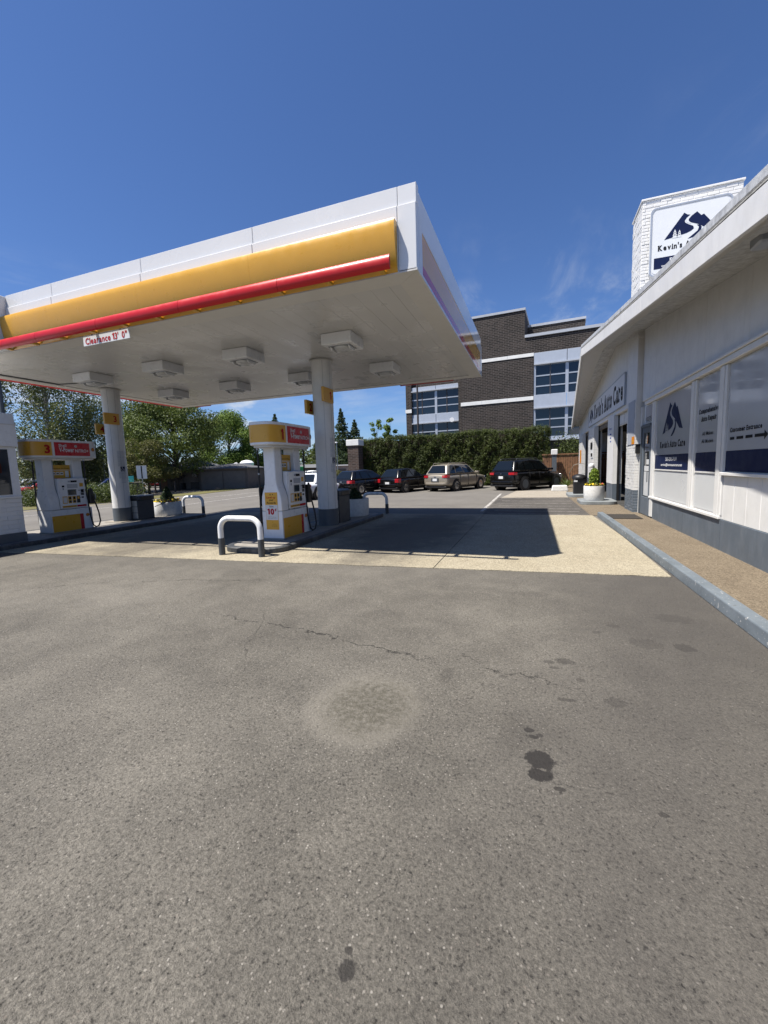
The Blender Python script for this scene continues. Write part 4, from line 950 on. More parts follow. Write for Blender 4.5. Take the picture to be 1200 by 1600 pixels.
for (a, b, nm) in ((15.06, 17.8, 0), (19.15, 22.8, 0), (25.0, 28.05, 0)):
    g = thing('overhead_door', ('rolled-up white door panel at the top of the bay beside the brick chimney', 'rolled-up dark door panel at the top of the middle garage bay', 'rolled-up door panel at the top of the farthest garage bay')[0 if a < 16 else 1 if a < 20 else 2], 'garage door', (WX+.2, (a+b)/2, 3), world=True, group='overhead doors of the garage bays')
    zb = 2.82 if a < 16 else 3.02
    B('door_panel', 'trim_white' if a < 16 else 'brown_siding', g, WX+.10, WX+.14, a+.06, b-.06, zb, 3.24, bevel=.008)
    for k in range(3): B('door_panel_face', 'white_paint' if a < 16 else 'brown_siding_light', g, WX+.09, WX+.099, a+.14+k*(b-a-.2)/3, a+.02+(k+1)*(b-a-.2)/3, zb+.06, 3.19, bevel=.006)
    for s in (a+.025, b-.055): B('track', 'black', g, WX+.06, WX+.14, s, s+.03, .02, 3.24)
# the big sign over the bays
sg = thing('shop_sign', "long white sign reading Kevin's Auto Care over the garage bays", 'sign', (WX-.07, 20.8, 3.41), world=True)
B('panel', 'sign_white', sg, WX-.075, WX-.022, 16.04, 25.55, 3.42, 4.46, bevel=.004)
for a, b, c, d in ((16.0, 16.04, 3.40, 4.48), (25.55, 25.59, 3.40, 4.48), (16.04, 25.55, 4.46, 4.48), (16.04, 25.55, 3.40, 3.42)): B('sign_frame', 'frame_metal', sg, WX-.085, WX-.022, a, b, c, d)
logo(sg, (WX-.076, 25.2, 3.62), U, V, 1.65, .66, 'ink_navy', 'sign_white')
label_text('lettering', "Kevin's Auto Care", 'ink_black', sg, (WX-.076, 23.3, 3.60), U, V, w=7.0, h=.74, slab=True)
# ------------------------------------------------------------------ roof
def outer(y):
    if y >= 18.15: t = (y-18.15)/12.95; return 1.71+.71*t, 5.61-(5.61-3.72)*t
    if y >= 9.3: t = (18.15-y)/8.85; return 1.71+.17*t, 5.61-1.28*t
    t = 9.3-y; return 1.88+.004*t, 4.33-.150*t
rf = None
yr_ = [YN, 2, 4.7, 7, 9.3, 12, 15, 18.15, 22, 26, 31.1]
rb_ = MB()
for a, b in zip(yr_[:-1], yr_[1:]):
    (xa, za), (xb, zb) = outer(a), outer(b)
    rb_.add([(xa+.06, a, za+.20), (xb+.06, b, zb+.20), (XE+.4, b, zb+.30), (XE+.4, a, za+.30), (xa+.06, a, za+.40), (xb+.06, b, zb+.40), (XE+.4, b, zb+.42), (XE+.4, a, za+.42)],
            [(0, 3, 2, 1), (4, 5, 6, 7), (0, 1, 5, 4), (1, 2, 6, 5), (2, 3, 7, 6), (3, 0, 4, 7)])
rf = rb_.build('roof', 'roof_flashing', sh)
def strip(nm, mt, ya, yb, dx0, dx1, dz0, dz1, n=1):
    """board following the roof edge between ya and yb"""
    (xa, za), (xb, zb) = outer(ya), outer(yb)
    return MB().add([(xa+dx0, ya, za+dz0), (xb+dx0, yb, zb+dz0), (xb+dx1, yb, zb+dz0), (xa+dx1, ya, za+dz0), (xa+dx0, ya, za+dz1), (xb+dx0, yb, zb+dz1), (xb+dx1, yb, zb+dz1), (xa+dx1, ya, za+dz1)],
                    [(0, 3, 2, 1), (4, 5, 6, 7), (0, 1, 5, 4), (1, 2, 6, 5), (2, 3, 7, 6), (3, 0, 4, 7)]).build(nm, mt, rf, bevel=.006)
for a, b in ((YN, 4.0), (4.004, 9.3), (9.302, 13.6), (13.604, 18.15), (18.15, 24.5), (24.504, 31.1)): strip('fascia_board', 'white_paint', a, b, 0, .05, 0, .29)
fy = [YN, 1.5, 3.9, 6.2, 7.9, 10.3, 12.7, 15.4, 18.15, 21, 24, 27.5, 31.1]
for a, b in zip(fy[:-1], fy[1:]): strip('roof_flashing', 'roof_flashing', a+.004, b-.004, .0, .03, .335, .435)
for a, b in ((YN, 4.0), (4.004, 9.3), (9.302, 13.6), (13.604, 18.15), (18.15, 31.1)): strip('drip_gap', 'dark_grey', a, b, .040, .05, .288, .338)
# soffit boards running out from the wall
y = YN
while y < 31.0:
    b = min(y+.46, 31.05)
    if y < 18.15 < b: b = 18.15
    (xa, za), (xb, zb) = outer(y+.003), outer(b-.003)
    MB().add([(xa+.051, y+.003, za+.07), (xb+.051, b-.003, zb+.07), (WX+.02, b-.003, zs(b)), (WX+.02, y+.003, zs(y)), (xa+.051, y+.003, za+.10), (xb+.051, b-.003, zb+.10), (WX+.02, b-.003, zs(b)+.04), (WX+.02, y+.003, zs(y)+.04)],
             [(0, 3, 2, 1), (4, 5, 6, 7), (0, 1, 5, 4), (1, 2, 6, 5), (2, 3, 7, 6), (3, 0, 4, 7)]).build('soffit_board', 'trim_white', rf)
    y = b
# ------------------------------------------------------------------ white brick chimney and pier, with its sign
ch = thing('brick_chimney', 'tall white painted brick chimney rising through the shop roof', 'chimney', (3.9, 14.5, 0), world=True)
CX0, CX1, CY0, CY1, CZ = 2.78, 5.03, 13.90, 15.05, 8.60
B('brick_core', 'white_paint', ch, CX0+.009, CX1, CY0+.009, CY1, .0, CZ)
B('chimney_cap', 'white_paint', ch, CX0-.03, CX1+.03, CY0-.03, CY1+.03, CZ+.002, CZ+.05, bevel=.01)
z = 5.0; r_ = 0
bme = None
rest = MB()
while z < CZ-.02:
    x = CX0-(.16 if r_ % 2 else 0)+random.uniform(-.02, .02)
    while x < CX1:
        L = random.choice((.30, .33, .33, .26)); a, b = max(x, CX0), min(x+L, CX1)
        if b-a > .06 and not (a > 3.02 and b < 4.72 and 6.62 < z < 8.15):
            dz = random.uniform(-.004, .004)
            B('brick', 'white_paint', ch, a+.004, b-.004, CY0+random.uniform(-.010, .002), CY0+.0295, z+.003+dz, min(z+.081+dz, CZ), bevel=.012, seg=2)
        x += L
    y = CY0-(.1 if r_ % 2 else 0)
    while y < CY1:
        a, b = max(y, CY0+.031), min(y+.31, CY1)
        if b-a > .05: rest.box(CX0+random.uniform(-.008, .006), CX0+.0295, a+.005, b-.005, z+.005, min(z+.079, CZ))
        y += .32
    z += .085; r_ += 1
z = .004; r_ = 0
low = MB(); lowg = MB()
while z < 3.3:
    y = CY0-(.15 if r_ % 2 else 0)
    t_ = lowg if z < .6 else low
    while y < CY1:
        a, b = max(y, CY0+.002), min(y+.29, CY1)
        if b-a > .05: t_.box(CX0+random.uniform(-.006, .006), CX0+.0295, a+.004, b-.004, z, z+.073)
        y += .30
    t_.box(CX0+.031, CX0+.15, CY0+random.uniform(-.006, .004), CY0+.0295, z, z+.073)
    z += .083; r_ += 1
rest.build('side_bricks', 'white_paint', ch, kind='stuff'); low.build('pier_bricks', 'white_paint', ch, kind='stuff'); lowg.build('pier_base_bricks', 'shop_grey', ch, kind='stuff')
B('stucco_panel', 'coping', ch, CX0-.012, CX0-.002+.002, CY0+.12, CY0+.95, 2.02, 3.3)
cg = thing('chimney_sign', "rounded white sign with navy mountain logo and Kevin's Auto Care on the chimney", 'sign', (3.87, 13.85, 6.54), world=True)
def rr2(x0, x1, z0, z1, r): return rrect(x0, x1, z0, z1, r, 6)
MB().prism(rr2(2.96, 4.78, 6.54, 8.31, .13), .09, o=(0, CY0-.012, 0), u=(1, 0, 0), v=(0, 0, 1), w=(0, -1, 0)).build('sign_can', 'sign_white', cg)
a_, b_ = rr2(2.96, 4.78, 6.54, 8.31, .13), rr2(2.995, 4.745, 6.575, 8.275, .11); n = len(a_)
yy = CY0-.103; mb = MB()
mb.add([(x, yy, z) for x, z in a_]+[(x, yy-.014, z) for x, z in a_]+[(x, yy-.014, z) for x, z in b_]+[(x, yy, z) for x, z in b_], [(k*n+i, k*n+(i+1) % n, (k+1)*n+(i+1) % n, (k+1)*n+i) for k in range(3) for i in range(n)])
mb.build('sign_rim', 'frame_metal', cg)
MB().prism(rr2(3.03, 4.71, 6.61, 8.24, .09), .006, o=(0, yy, 0), u=(1, 0, 0), v=(0, 0, 1), w=(0, -1, 0)).build('sign_face', 'sign_white', cg)
yf = yy-.0065
B('blue_band', 'ink_navy', cg, 3.07, 4.67, yf-.002, yf, 6.73, 7.02)
logo(cg, (3.29, yf, 7.45), (1, 0, 0), V, 1.22, .60, 'ink_navy', 'sign_white')
label_text('lettering', "Kevin's Auto Care", 'ink_black', cg, (3.15, yf, 7.185), (1, 0, 0), V, w=1.45, h=.155, slab=True)
label_text('lettering', '503-292-7939', 'ink_white', cg, (3.43, yf-.002, 6.875), (1, 0, 0), V, w=.92, h=.10, bold=.02)
label_text('lettering', 'service@kevinsautocare.net', 'ink_white', cg, (3.25, yf-.002, 6.765), (1, 0, 0), V, w=1.30, h=.06, bold=.015)
# ------------------------------------------------------------------ small fittings on the shop
def fit(name, label, cat, mat, *b, bevel=.006): return tag(B(name, mat, None, *b, bevel=bevel), label, cat)
t = thing('wall_speaker', 'slim white box with a black knob on the wall beside the long sign', 'wall box', (2.88, 14.5, 3.9), world=True); B('housing', 'white_metal', t, 2.85, 2.929, 14.28, 14.62, 3.86, 4.30, bevel=.01); B('knob', 'black', t, 2.83, 2.87, 14.64, 14.72, 3.88, 3.97)
t = thing('wall_lantern', 'small black lantern between the brick pier and the door', 'lantern', (2.86, 13.8, 1.7), world=True); B('lantern_body', 'black', t, 2.79, 2.90, 13.76, 13.88, 1.74, 1.98, bevel=.01); B('lantern_cap', 'black', t, 2.775, 2.91, 13.745, 13.885, 1.982, 2.01)
t = thing('soffit_floodlight', 'grey floodlight box under the shop eave near the right edge', 'floodlight', (2.7, 6.35, 4.2), world=True); B('flood_housing', 'frame_metal', t, 2.40, 2.62, 6.14, 6.40, 3.98, 4.22, bevel=.02); B('flood_bracket', 'steel', t, 2.48, 2.54, 6.24, 6.30, 4.221, 4.30)
t = thing('pier_notice', 'small orange notice on the brick pier next to the door', 'notice', (2.78, 14.1, 2.1), world=True); B('panel', 'ink_orange', t, 2.762, 2.774, 13.95, 14.25, 2.02, 2.24); B('notice_mark', 'yellow', t, 2.7605, 2.7618, 14.0, 14.2, 2.07, 2.14)
t = thing('pier_notice', 'black and white notices on the brick pier past the middle bay', 'notice', (2.79, 24, 2.2), world=True); B('panel', 'ink_black', t, 2.775, 2.793, 23.3, 23.9, 2.15, 2.5); B('panel', 'placard', t, 2.777, 2.793, 23.0, 23.8, 1.72, 2.12); B('notice_mark', 'ink_black', t, 2.774, 2.7768, 23.1, 23.7, 1.78, 1.95)
t = thing('pier_notice', 'tall orange notice on the farthest brick pier', 'notice', (2.79, 28.6, 1.9), world=True); B('panel', 'ink_orange', t, 2.775, 2.793, 28.4, 29.0, 1.45, 2.25); B('notice_mark', 'yellow', t, 2.773, 2.7748, 28.5, 28.9, 1.9, 2.1)
t = thing('bay_placard', 'narrow printed placard on the post between the garage bays', 'notice', (2.84, 18.2, 2.5), world=True); label_text('print', 'Hours', 'ink_blue', t, (2.849, 18.75, 2.75), U, V, w=.5, h=.10, bold=.01)
OFF_ = [o for o in t.children]; 
for k in range(3): B('print_line', 'ink_blue', t, 2.8455, 2.8495, 18.3, 18.6-.05*k, 2.55-.14*k, 2.60-.14*k)
t = thing('wall_lamp', 'round white lamp fixed on the pier past the middle bay', 'lamp', (2.7, 23.0, 1.3), world=True); MB().lathe([(.02, -.09), (.13, -.05), (.15, 0), (.12, .10), (.03, .14)], 16, o=(2.72, 22.86, 1.3)).build('globe', 'white_metal', t, smooth=True); B('bracket', 'steel', t, 2.72, 2.80, 22.84, 22.88, 1.28, 1.32)
tag(B('door_mat', 'mat_brown', None, 1.94, 2.70, 12.25, 13.22, .016, .032, bevel=.006), 'dark brown mat at the shop door', 'door mat')
# garage clutter
t = thing('car_tyre', 'black tyre leaning inside the bay beside the chimney', 'tyre', (3.25, 15.75, .018)); MB().lathe([(.18, -.09), (.29, -.1), (.33, -.06), (.33, .06), (.29, .1), (.18, .09)], 28, o=(0, 0, .33), ax='y').build('tread', 'rubber', t, smooth=True); MB().lathe([(.175, -.07), (.18, .07)], 20, o=(0, 0, .33), ax='y').build('rim', 'steel', t, smooth=True)
t.rotation_euler = (R(-8), 0, R(20))
t = thing('tool_chest', 'dark tool chest with drawers inside the bay beside the chimney', 'tool chest', (3.8, 16.6, .018)); MB().box(-.3, .3, -.45, .45, .12, 1.05).build('cabinet', 'paint_dark', t, bevel=.01)
for k in range(5): MB().box(-.315, -.301, -.42, .42, .17+k*.17, .32+k*.17).build('drawer', 'dark_grey', t, bevel=.004)
for sx in (-.22, .22):
    for sy in (-.36, .36): MB().lathe([(.05, -.02), (.05, .02)], 12, o=(sx, sy, .05), ax='y').build('caster', 'rubber', t)
t = thing('wire_shelf', 'shelf of oil bottles and boxes at the back of the near bay', 'shelf', (5.2, 16.9, .018))
for z in (.3, .9, 1.5, 2.1): MB().box(-.25, .25, -.7, .7, z, z+.03).build('shelf_board', 'steel', t)
for sx in (-.24, .24):
    for sy in (-.68, .68): MB().box(sx-.02, sx+.02, sy-.02, sy+.02, 0, 2.4).build('upright', 'steel', t)
for k, (mt, lb) in enumerate((('placard', 'white parts box on the garage shelf'), ('red_panel', 'red parts box on the garage shelf'), ('ink_blue', 'blue parts box on the garage shelf'), ('yellow_dull', 'yellow parts box on the garage shelf'))):
    z = (.33, .93, 1.53, .93)[k]; y = -.5+.24*k; tag(B('parts_box', mt, None, 5.0, 5.2, 16.9+y, 16.9+y+.18, z+.018, z+.24+.02*k), lb, 'box', 'boxes on the garage shelf')
# planter, bin and pads along the bays
def pad(x0, x1, y0, y1, label): o = MB().prism(rrect(x0, x1, y0, y1, .28), .13).build('concrete_pad', 'concrete_grey', bevel=.02, seg=2); tag(o, label, 'concrete pad')
pad(1.60, 2.80, 16.15, 17.75, 'rounded grey concrete pad under the planter by the bays'); pad(1.45, 2.6, 19.55, 21.3, 'rounded grey concrete pad under the black trash can')
planter(2.09, 16.72, .13, .345, .53, 'white planter with bright green oval shrub beside the garage bays', .62, 'leaf_lime', seed=25, cone=False)
t = thing('trash_can', 'black trash can with domed lid beside the garage bays', 'trash can', (1.93, 20.25, .13))
MB().prism(rrect(-.24, .24, -.24, .24, .06), .66).build('can_body', 'black', t, bevel=.02)
MB().lathe([(.30, .66), (.31, .70), (.27, .79), (.16, .85), (.03, .87)], 24).build('can_lid', 'black', t, smooth=True)
for k in (-.12, .12): MB().box(k-.02, k+.02, -.252, -.241, .05, .6).build('rib', 'rubber', t)
MB().box(-.235, -.09, -.254, -.2405, .53, .60).build('sticker', 'placard', t)
# ------------------------------------------------------------------ vehicles (local frame: x forward from the rear bumper, y to the left)
def make_car(label, loc, heading, paint, L=4.5, Wd=1.82, H=1.5, kind='hatch', rt=.33, ro=.85, wb=2.65, group='cars parked in front of the hedge', rails=False, spokes=7, trim='black', tl=(.14, .56)):
    t = thing('parked_car', label, 'car', loc, R(90-heading), group)
    hw = Wd/2; zb = {'hatch': .93, 'suv': 1.08, 'sedan': .93}[kind]*(H/1.5 if kind != 'suv' else H/1.72); zh = zb-.06
    if kind == 'sedan': r0, r1, f1, f0 = .75, 1.35, L-2.15, L-1.35
    elif kind == 'suv': r0, r1, f1, f0 = .08, .46, L-2.15, L-1.28
    else: r0, r1, f1, f0 = .10, .52, L-2.15, L-1.12
    st = [(0.0, .42, zb*.72, zb*.86, hw*.84), (.05, .34, zb*.78, zb*.955, hw*.93), (.22, .27, zb*.80, zb, hw*.985), (ro, .24, zb*.82, zb+.01, hw), (L*.5, .22, zb*.82, zb+.005, hw), (f0-.05, .23, zb*.82, zb, hw),
          (f0+.25, .24, zh*.84, zh, hw*.99), (L-.45, .27, zh*.80, zh-.06, hw*.95), (L-.12, .32, zh*.72, zh-.16, hw*.84), (L, .40, zh*.62, zh-.28, hw*.70)]
    if kind == 'sedan': st[0] = (0, .42, zb*.78, zb*.92, hw*.82); st[1] = (.06, .34, zb*.84, zb*1.0, hw*.92)
    vs = []
    for x, z0, zs_, zt, w in st:
        vs += [(x, -w*.80, z0), (x, -w*.97, z0+.10), (x, -w, (z0+zs_)/2), (x, -w*.985, zs_), (x, -w*.88, zt), (x, 0, zt+.03), (x, w*.88, zt), (x, w*.985, zs_), (x, w, (z0+zs_)/2), (x, w*.97, z0+.10), (x, w*.80, z0)]
    n = 11; fs = [(k*n+i, (k+1)*n+i, (k+1)*n+(i+1) % n, k*n+(i+1) % n) for k in range(len(st)-1) for i in range(n)]
    fs += [tuple(range(n)), tuple((len(st)-1)*n+i for i in range(n-1, -1, -1))]
    body = MB().add(vs, fs).build('body', paint, t, smooth=True, sub=2)
    # cabin
    wb_, wr = hw*.885, hw*(.66 if kind == 'suv' else .62); zr = H
    q = [(r0, wb_, zb-.03), (f0, wb_*.98, zb-.03), (f1, wr*.97, zr-.03), ((r1+f1)/2+.15, wr, zr+.02), (r1, wr*.95, zr-.06)]
    v2 = [(x, -w, z) for x, w, z in q]+[(x, w, z) for x, w, z in q]
    cabin = MB().add(v2, [(0, 1, 2, 3, 4), (9, 8, 7, 6, 5), (0, 5, 6, 1), (1, 6, 7, 2), (2, 7, 8, 3), (3, 8, 9, 4), (4, 9, 5, 0)]).build('cabin', paint, t, bevel=.085, seg=4, smooth=True)
    def bil(A, B_, C_, D, u, v, n_, lift): 
        A, B_, C_, D = map(Vector, (A, B_, C_, D)); return (A*(1-u)+B_*u)*(1-v)+(D*(1-u)+C_*u)*v+n_*lift
    def panel(nm, mt, A, B_, C_, D, u0, u1, v0, v1, lift=.010, u0t=None, u1t=None, par=None):
        n_ = (Vector(B_)-Vector(A)).cross(Vector(D)-Vector(A)).normalized(); u0t = u0 if u0t is None else u0t; u1t = u1 if u1t is None else u1t
        return MB().quad(bil(A, B_, C_, D, u0, v0, n_, lift), bil(A, B_, C_, D, u1, v0, n_, lift), bil(A, B_, C_, D, u1t, v1, n_, lift), bil(A, B_, C_, D, u0t, v1, n_, lift)).build(nm, mt, par or cabin)
    for s in (-1, 1):
        y = lambda w: s*w
        A, B_, C_, D = (r0, y(wb_), zb-.03), (f0, y(wb_*.98), zb-.03), (f1, y(wr*.97), zr), (r1, y(wr*.95), zr)
        if s > 0: A, B_, C_, D = B_, A, D, C_
        spans = {'suv': ((.09, .27), (.30, .555), (.585, .90)), 'hatch': ((.10, .25), (.285, .545), (.575, .90)), 'sedan': ((.15, .505), (.535, .88))}[kind]
        for k, (a, b) in enumerate(spans):
            at, bt = a, b
            if k == 0: at = a+.02
            if s > 0: a, b, at, bt = 1-b, 1-a, 1-bt, 1-at
            panel('side_window', 'car_glass', A, B_, C_, D, a, b, .14, .86, .011, at, bt)
        panel('window_trim', trim, A, B_, C_, D, *((.08, .91) if s < 0 else (.09, .92)), .095, .13, .012)
        # door seams, handles, mirror, arches, wheels
        for xd in (ro+.42, ro+1.32, ro+2.28): MB().box(xd-.004, xd+.004, *sorted((s*hw*.9, s*(hw*1.001))), .36, zb-.06).build('door_seam', 'black', body)
        for xd in (ro+.62, ro+1.55): MB().box(xd, xd+.2, *sorted((s*hw*.97, s*(hw+.012))), zb-.17, zb-.14).build('door_handle', paint if trim == 'black' else trim, body, bevel=.006)
        MB().box(f0-.42, f0-.24, *sorted((s*hw*.9, s*(hw+.17))), zb+.0, zb+.13).build('wing_mirror', paint, t, bevel=.03, seg=2)
        for xw in (ro, ro+wb):
            MB().lathe([(rt+.075, .0), (rt+.075, .245), (rt+.03, .25)], 28, o=(xw, s*hw*.985-(.245 if s > 0 else .005), rt), ax='y').build('wheel_arch', 'black', body)
            wh = thing('wheel', None, None, (xw, s*(hw-.095), rt)); wh.parent = t
            o_ = MB().lathe([(rt*.66, -.10), (rt*.93, -.105), (rt, -.07), (rt, .07), (rt*.93, .105), (rt*.66, .10)], 28, ax='y').build('tyre', 'rubber', wh, smooth=True)
            rm = MB().lathe([(rt*.655, -.09), (rt*.655, .09)], 24, ax='y'); rm.build('rim_barrel', 'black', wh)
            sp = MB()
            for j in range(spokes):
                a = 2*math.pi*j/spokes; d = Vector((math.cos(a), 0, math.sin(a))); p_ = Vector((-math.sin(a), 0, math.cos(a)))
                sp.obox(d*rt*.34+Vector((0, s*.094, 0)), d*rt*.30, Vector((0, .012, 0)), p_*rt*.070)
            sp.lathe([(rt*.60, -.012), (rt*.66, -.016), (rt*.66, .016), (rt*.60, .012)], 24, o=(0, s*.092, 0), ax='y'); sp.lathe([(rt*.17, -.02), (rt*.17, .02)], 14, o=(0, s*.09, 0), ax='y')
            sp.build('rim', 'band_grey' if spokes == 5 else 'chrome', wh)
        # lights
        x0, y0_, y1_ = -.012, hw*tl[1], hw*.90
        MB().prism([(x0+.005, s*y0_), (x0+.0, s*hw*max(.76, tl[1]+.1)), (.045, s*hw*.925), (.26, s*hw*.992), (.26, s*hw*.93), (.12, s*y0_)][::1 if s > 0 else -1], tl[0], o=(0, 0, zb*.94-tl[0])).build('tail_light', 'tail_light', t, bevel=.015, seg=2)
        MB().prism([(L-.02, s*hw*.38), (L-.06, s*hw*.70), (L-.36, s*hw*.945), (L-.46, s*hw*.90), (L-.2, s*hw*.38)][::-1 if s > 0 else 1], .12, o=(0, 0, zh*.70)).build('headlight', 'chrome', t, bevel=.015)
        if rails: MB().tube([(r1+.15, s*wr*.90, zr+.0), (r1+.22, s*wr*.90, zr+.055), (f1-.25, s*wr*.90, zr+.06), (f1-.15, s*wr*.90, zr+.0)], .018, 8).build('roof_rail', 'dark_grey' if paint != 'paint_gold' else paint, cabin, smooth=True)
    A, B_, C_, D = (r0, wb_, zb-.03), (r0, -wb_, zb-.03), (r1, -wr*.95, zr-.02), (r1, wr*.95, zr-.02)
    panel('rear_window', 'car_glass', A, B_, C_, D, .08, .92, .16, .88, .012, .12, .88)
    A, B_, C_, D = (f0, -wb_*.98, zb-.03), (f0, wb_*.98, zb-.03), (f1, wr*.97, zr-.015), (f1, -wr*.97, zr-.015)
    panel('windscreen', 'car_glass', A, B_, C_, D, .06, .94, .05, .92, .012, .09, .91)
    # rear details
    pz = zb*.62 if kind != 'hatch' else .52
    MB().box(-.030, .0, -.16, .16, pz, pz+.15).build('licence_plate', 'placard', t, bevel=.004)
    MB().box(-.022, .02, -.28, .28, pz-.03, pz+.18).build('plate_recess', 'black' if paint != 'paint_gold' else 'dark_grey', t)
    MB().prism([(-.05, -hw*.70), (-.05, hw*.70), (.10, hw*.93), (.24, hw*.99), (.24, -hw*.99), (.10, -hw*.93)], .13, o=(0, 0, .42)).build('rear_bumper', paint, t, bevel=.035, seg=3)
    MB().box(.0, .3, -hw*.85, hw*.85, .24, .35).build('bumper_valance', 'black', t, bevel=.02)
    MB().box(-.026, -.0, -.07, .07, zb*.86, zb*.89).build('tailgate_badge', 'chrome', t)
    MB().tube([(r0+.22, -.05, zb+.2), (r0+.13, .25, zb+.14)], .008, 6).build('wiper', 'black', cabin)
    MB().box(ro-.4, ro+wb+.5, -hw*.8, hw*.8, .17, .30).build('underbody', 'black', t)
    for s in (-1, 1): MB().lathe([(.03, -.02), (.03, .12)], 10, o=(.03, s*hw*.55, .30), ax='x').build('exhaust', 'steel', t)
    return t
def rear_right(wheel, heading, Wd, ro):      # where the rear bumper centre stands for a rear right tyre at `wheel`
    h = R(heading); f = Vector((math.sin(h), math.cos(h), 0)); l = Vector((-math.cos(h), math.sin(h), 0)); p = Vector((*wheel, 0))-f*ro+l*(Wd/2-.1); return (p.x, p.y, 0)
make_car('pale gold estate car with roof rails parked between the black hatchback and the black off-roader', rear_right((-4.45, 24.97), 24, 1.88, .95), 24, 'paint_gold', 4.8, 1.88, 1.66, 'suv', .35, .95, 2.75, rails=True, spokes=6)
make_car('big black off-roader parked nearest the wooden fence', rear_right((-.50, 25.0), 37, 1.94, .95), 37, 'paint_black', 4.82, 1.94, 1.78, 'suv', .38, .95, 2.92, rails=True, spokes=5, trim='chrome')
make_car('small black hatchback with red tail lamps parked left of the pale gold estate car', rear_right((-7.42, 24.1), 20, 1.76, .72), 20, 'paint_black', 4.2, 1.76, 1.48, 'hatch', .32, .72, 2.58, spokes=8, tl=(.23, .66))
make_car('dark hatchback parked behind the nearer column and its planter', rear_right((-9.75, 22.6), 20, 1.82, .78), 20, 'paint_dark', 4.36, 1.82, 1.47, 'hatch', .32, .78, 2.65, spokes=7, tl=(.17, .52))
make_car('dark saloon squeezed between the small black hatchback and the pale gold estate car', (-6.7, 27.3, 0), 20, 'paint_dark', 4.5, 1.8, 1.44, 'sedan', .32, .95, 2.65)
make_car('silvery white saloon glimpsed between the nearer pump and its column', rear_right((-10.80, 19.2), 5, 1.76, .85), 5, 'paint_white', 3.9, 1.76, 1.40, 'sedan', .32, .85, 2.4, spokes=8, group='cars on the street side')
FG = 'cars in the lot across the street'
make_car('red people carrier beyond the low shrub at the kiosk', (-36.6, 24.2, 0), 195, 'paint_red', 4.8, 1.9, 1.55, 'suv', .34, .95, 2.8, group=FG)
make_car('dark blue saloon behind the low shrub left of the farther column', (-29.3, 24.2, 0), 205, 'paint_blue', 4.6, 1.8, 1.42, 'sedan', .33, .95, 2.7, group=FG)
make_car('white hatchback behind the dark blue saloon across the street', (-36.4, 29.3, 0), 200, 'paint_white', 4.4, 1.8, 1.5, 'hatch', .33, .85, 2.6, group=FG)
make_car('silver saloon behind the pump numbered 3 across the street', (-37.0, 25.6, 0), 190, 'paint_silver', 4.6, 1.8, 1.42, 'sedan', .33, .95, 2.7, group=FG)
make_car('white estate car under the birch left of the red people carrier', (-43.5, 26.8, 0), 200, 'paint_white', 4.7, 1.85, 1.6, 'suv', .34, .95, 2.75, group=FG)
make_car('red hatchback half hidden by the left end of the low brown building', (-43.0, 37.4, 0), -49, 'paint_red', 3.9, 1.7, 1.45, 'hatch', .31, .7, 2.5, group=FG)
make_car('silver hatchback far beyond the white saloon by the store', (-27.5, 45.5, 0), 80, 'paint_silver', 4.2, 1.75, 1.48, 'hatch', .32, .75, 2.55, group='cars by the far store')
# ------------------------------------------------------------------ brick office building beyond the hedge
bo = bpy.data.objects.new('office_building', None); C.objects.link(bo); bo.location = (0, 40, 0); bo.rotation_euler = (0, 0, R(-3.8))
tag(bo, 'three storey dark brick office block with white bands and strip windows', 'office building')
def BB(nm, mt, *b, par=None, **k): return MB().box(*b).build(nm, mt, par or bo, **k)
def bwall(nm, *b): return BB(nm, 'dark_brick', *b)
bwall('brick_wall', -6.56, -.80, .0, 9, 0, 15.0); BB('coping', 'coping', -6.66, -.74, -.08, 9.05, 15.002, 15.2)
bwall('brick_wall', -.798, 16, .0, 3.0, 11.2, 12.62); BB('coping', 'coping', -.798, 16.1, -.10, 3.0, 12.622, 12.86)
bwall('brick_wall', -.798, 4.1, 3.0, 9, 11.2, 14.35); BB('coping', 'coping', -.79, 4.2, 2.92, 9.05, 14.352, 14.56)
bwall('brick_wall', -.798, 16, .15, 9, 0, 3.5); bwall('brick_wall', -.798, -.02, .001, 9, 3.5, 11.2)
bwall('brick_wall', -12.6, -12.0, 1.0, 9, 0, 11.8); bwall('brick_wall', -12.0, -6.95, 1.5, 9, 0, 12.2) 
BB('stone_band', 'stone_band', -6.60, -.03, -.05, -.001, 10.96, 11.25); BB('stone_band', 'stone_band', -6.60, -.03, -.05, -.001, 7.17, 7.50); BB('stone_band', 'stone_band', -12.65, -11.98, .94, .999, 7.1, 7.45)
BB('band_joint', 'coping', -4.62, -4.60, -.053, -.0501, 7.17, 7.50); BB('band_joint', 'coping', -2.3, -2.28, -.053, -.0501, 10.96, 11.25); BB('band_joint', 'coping', -2.3, -2.28, -.053, -.0501, 7.17, 7.50)
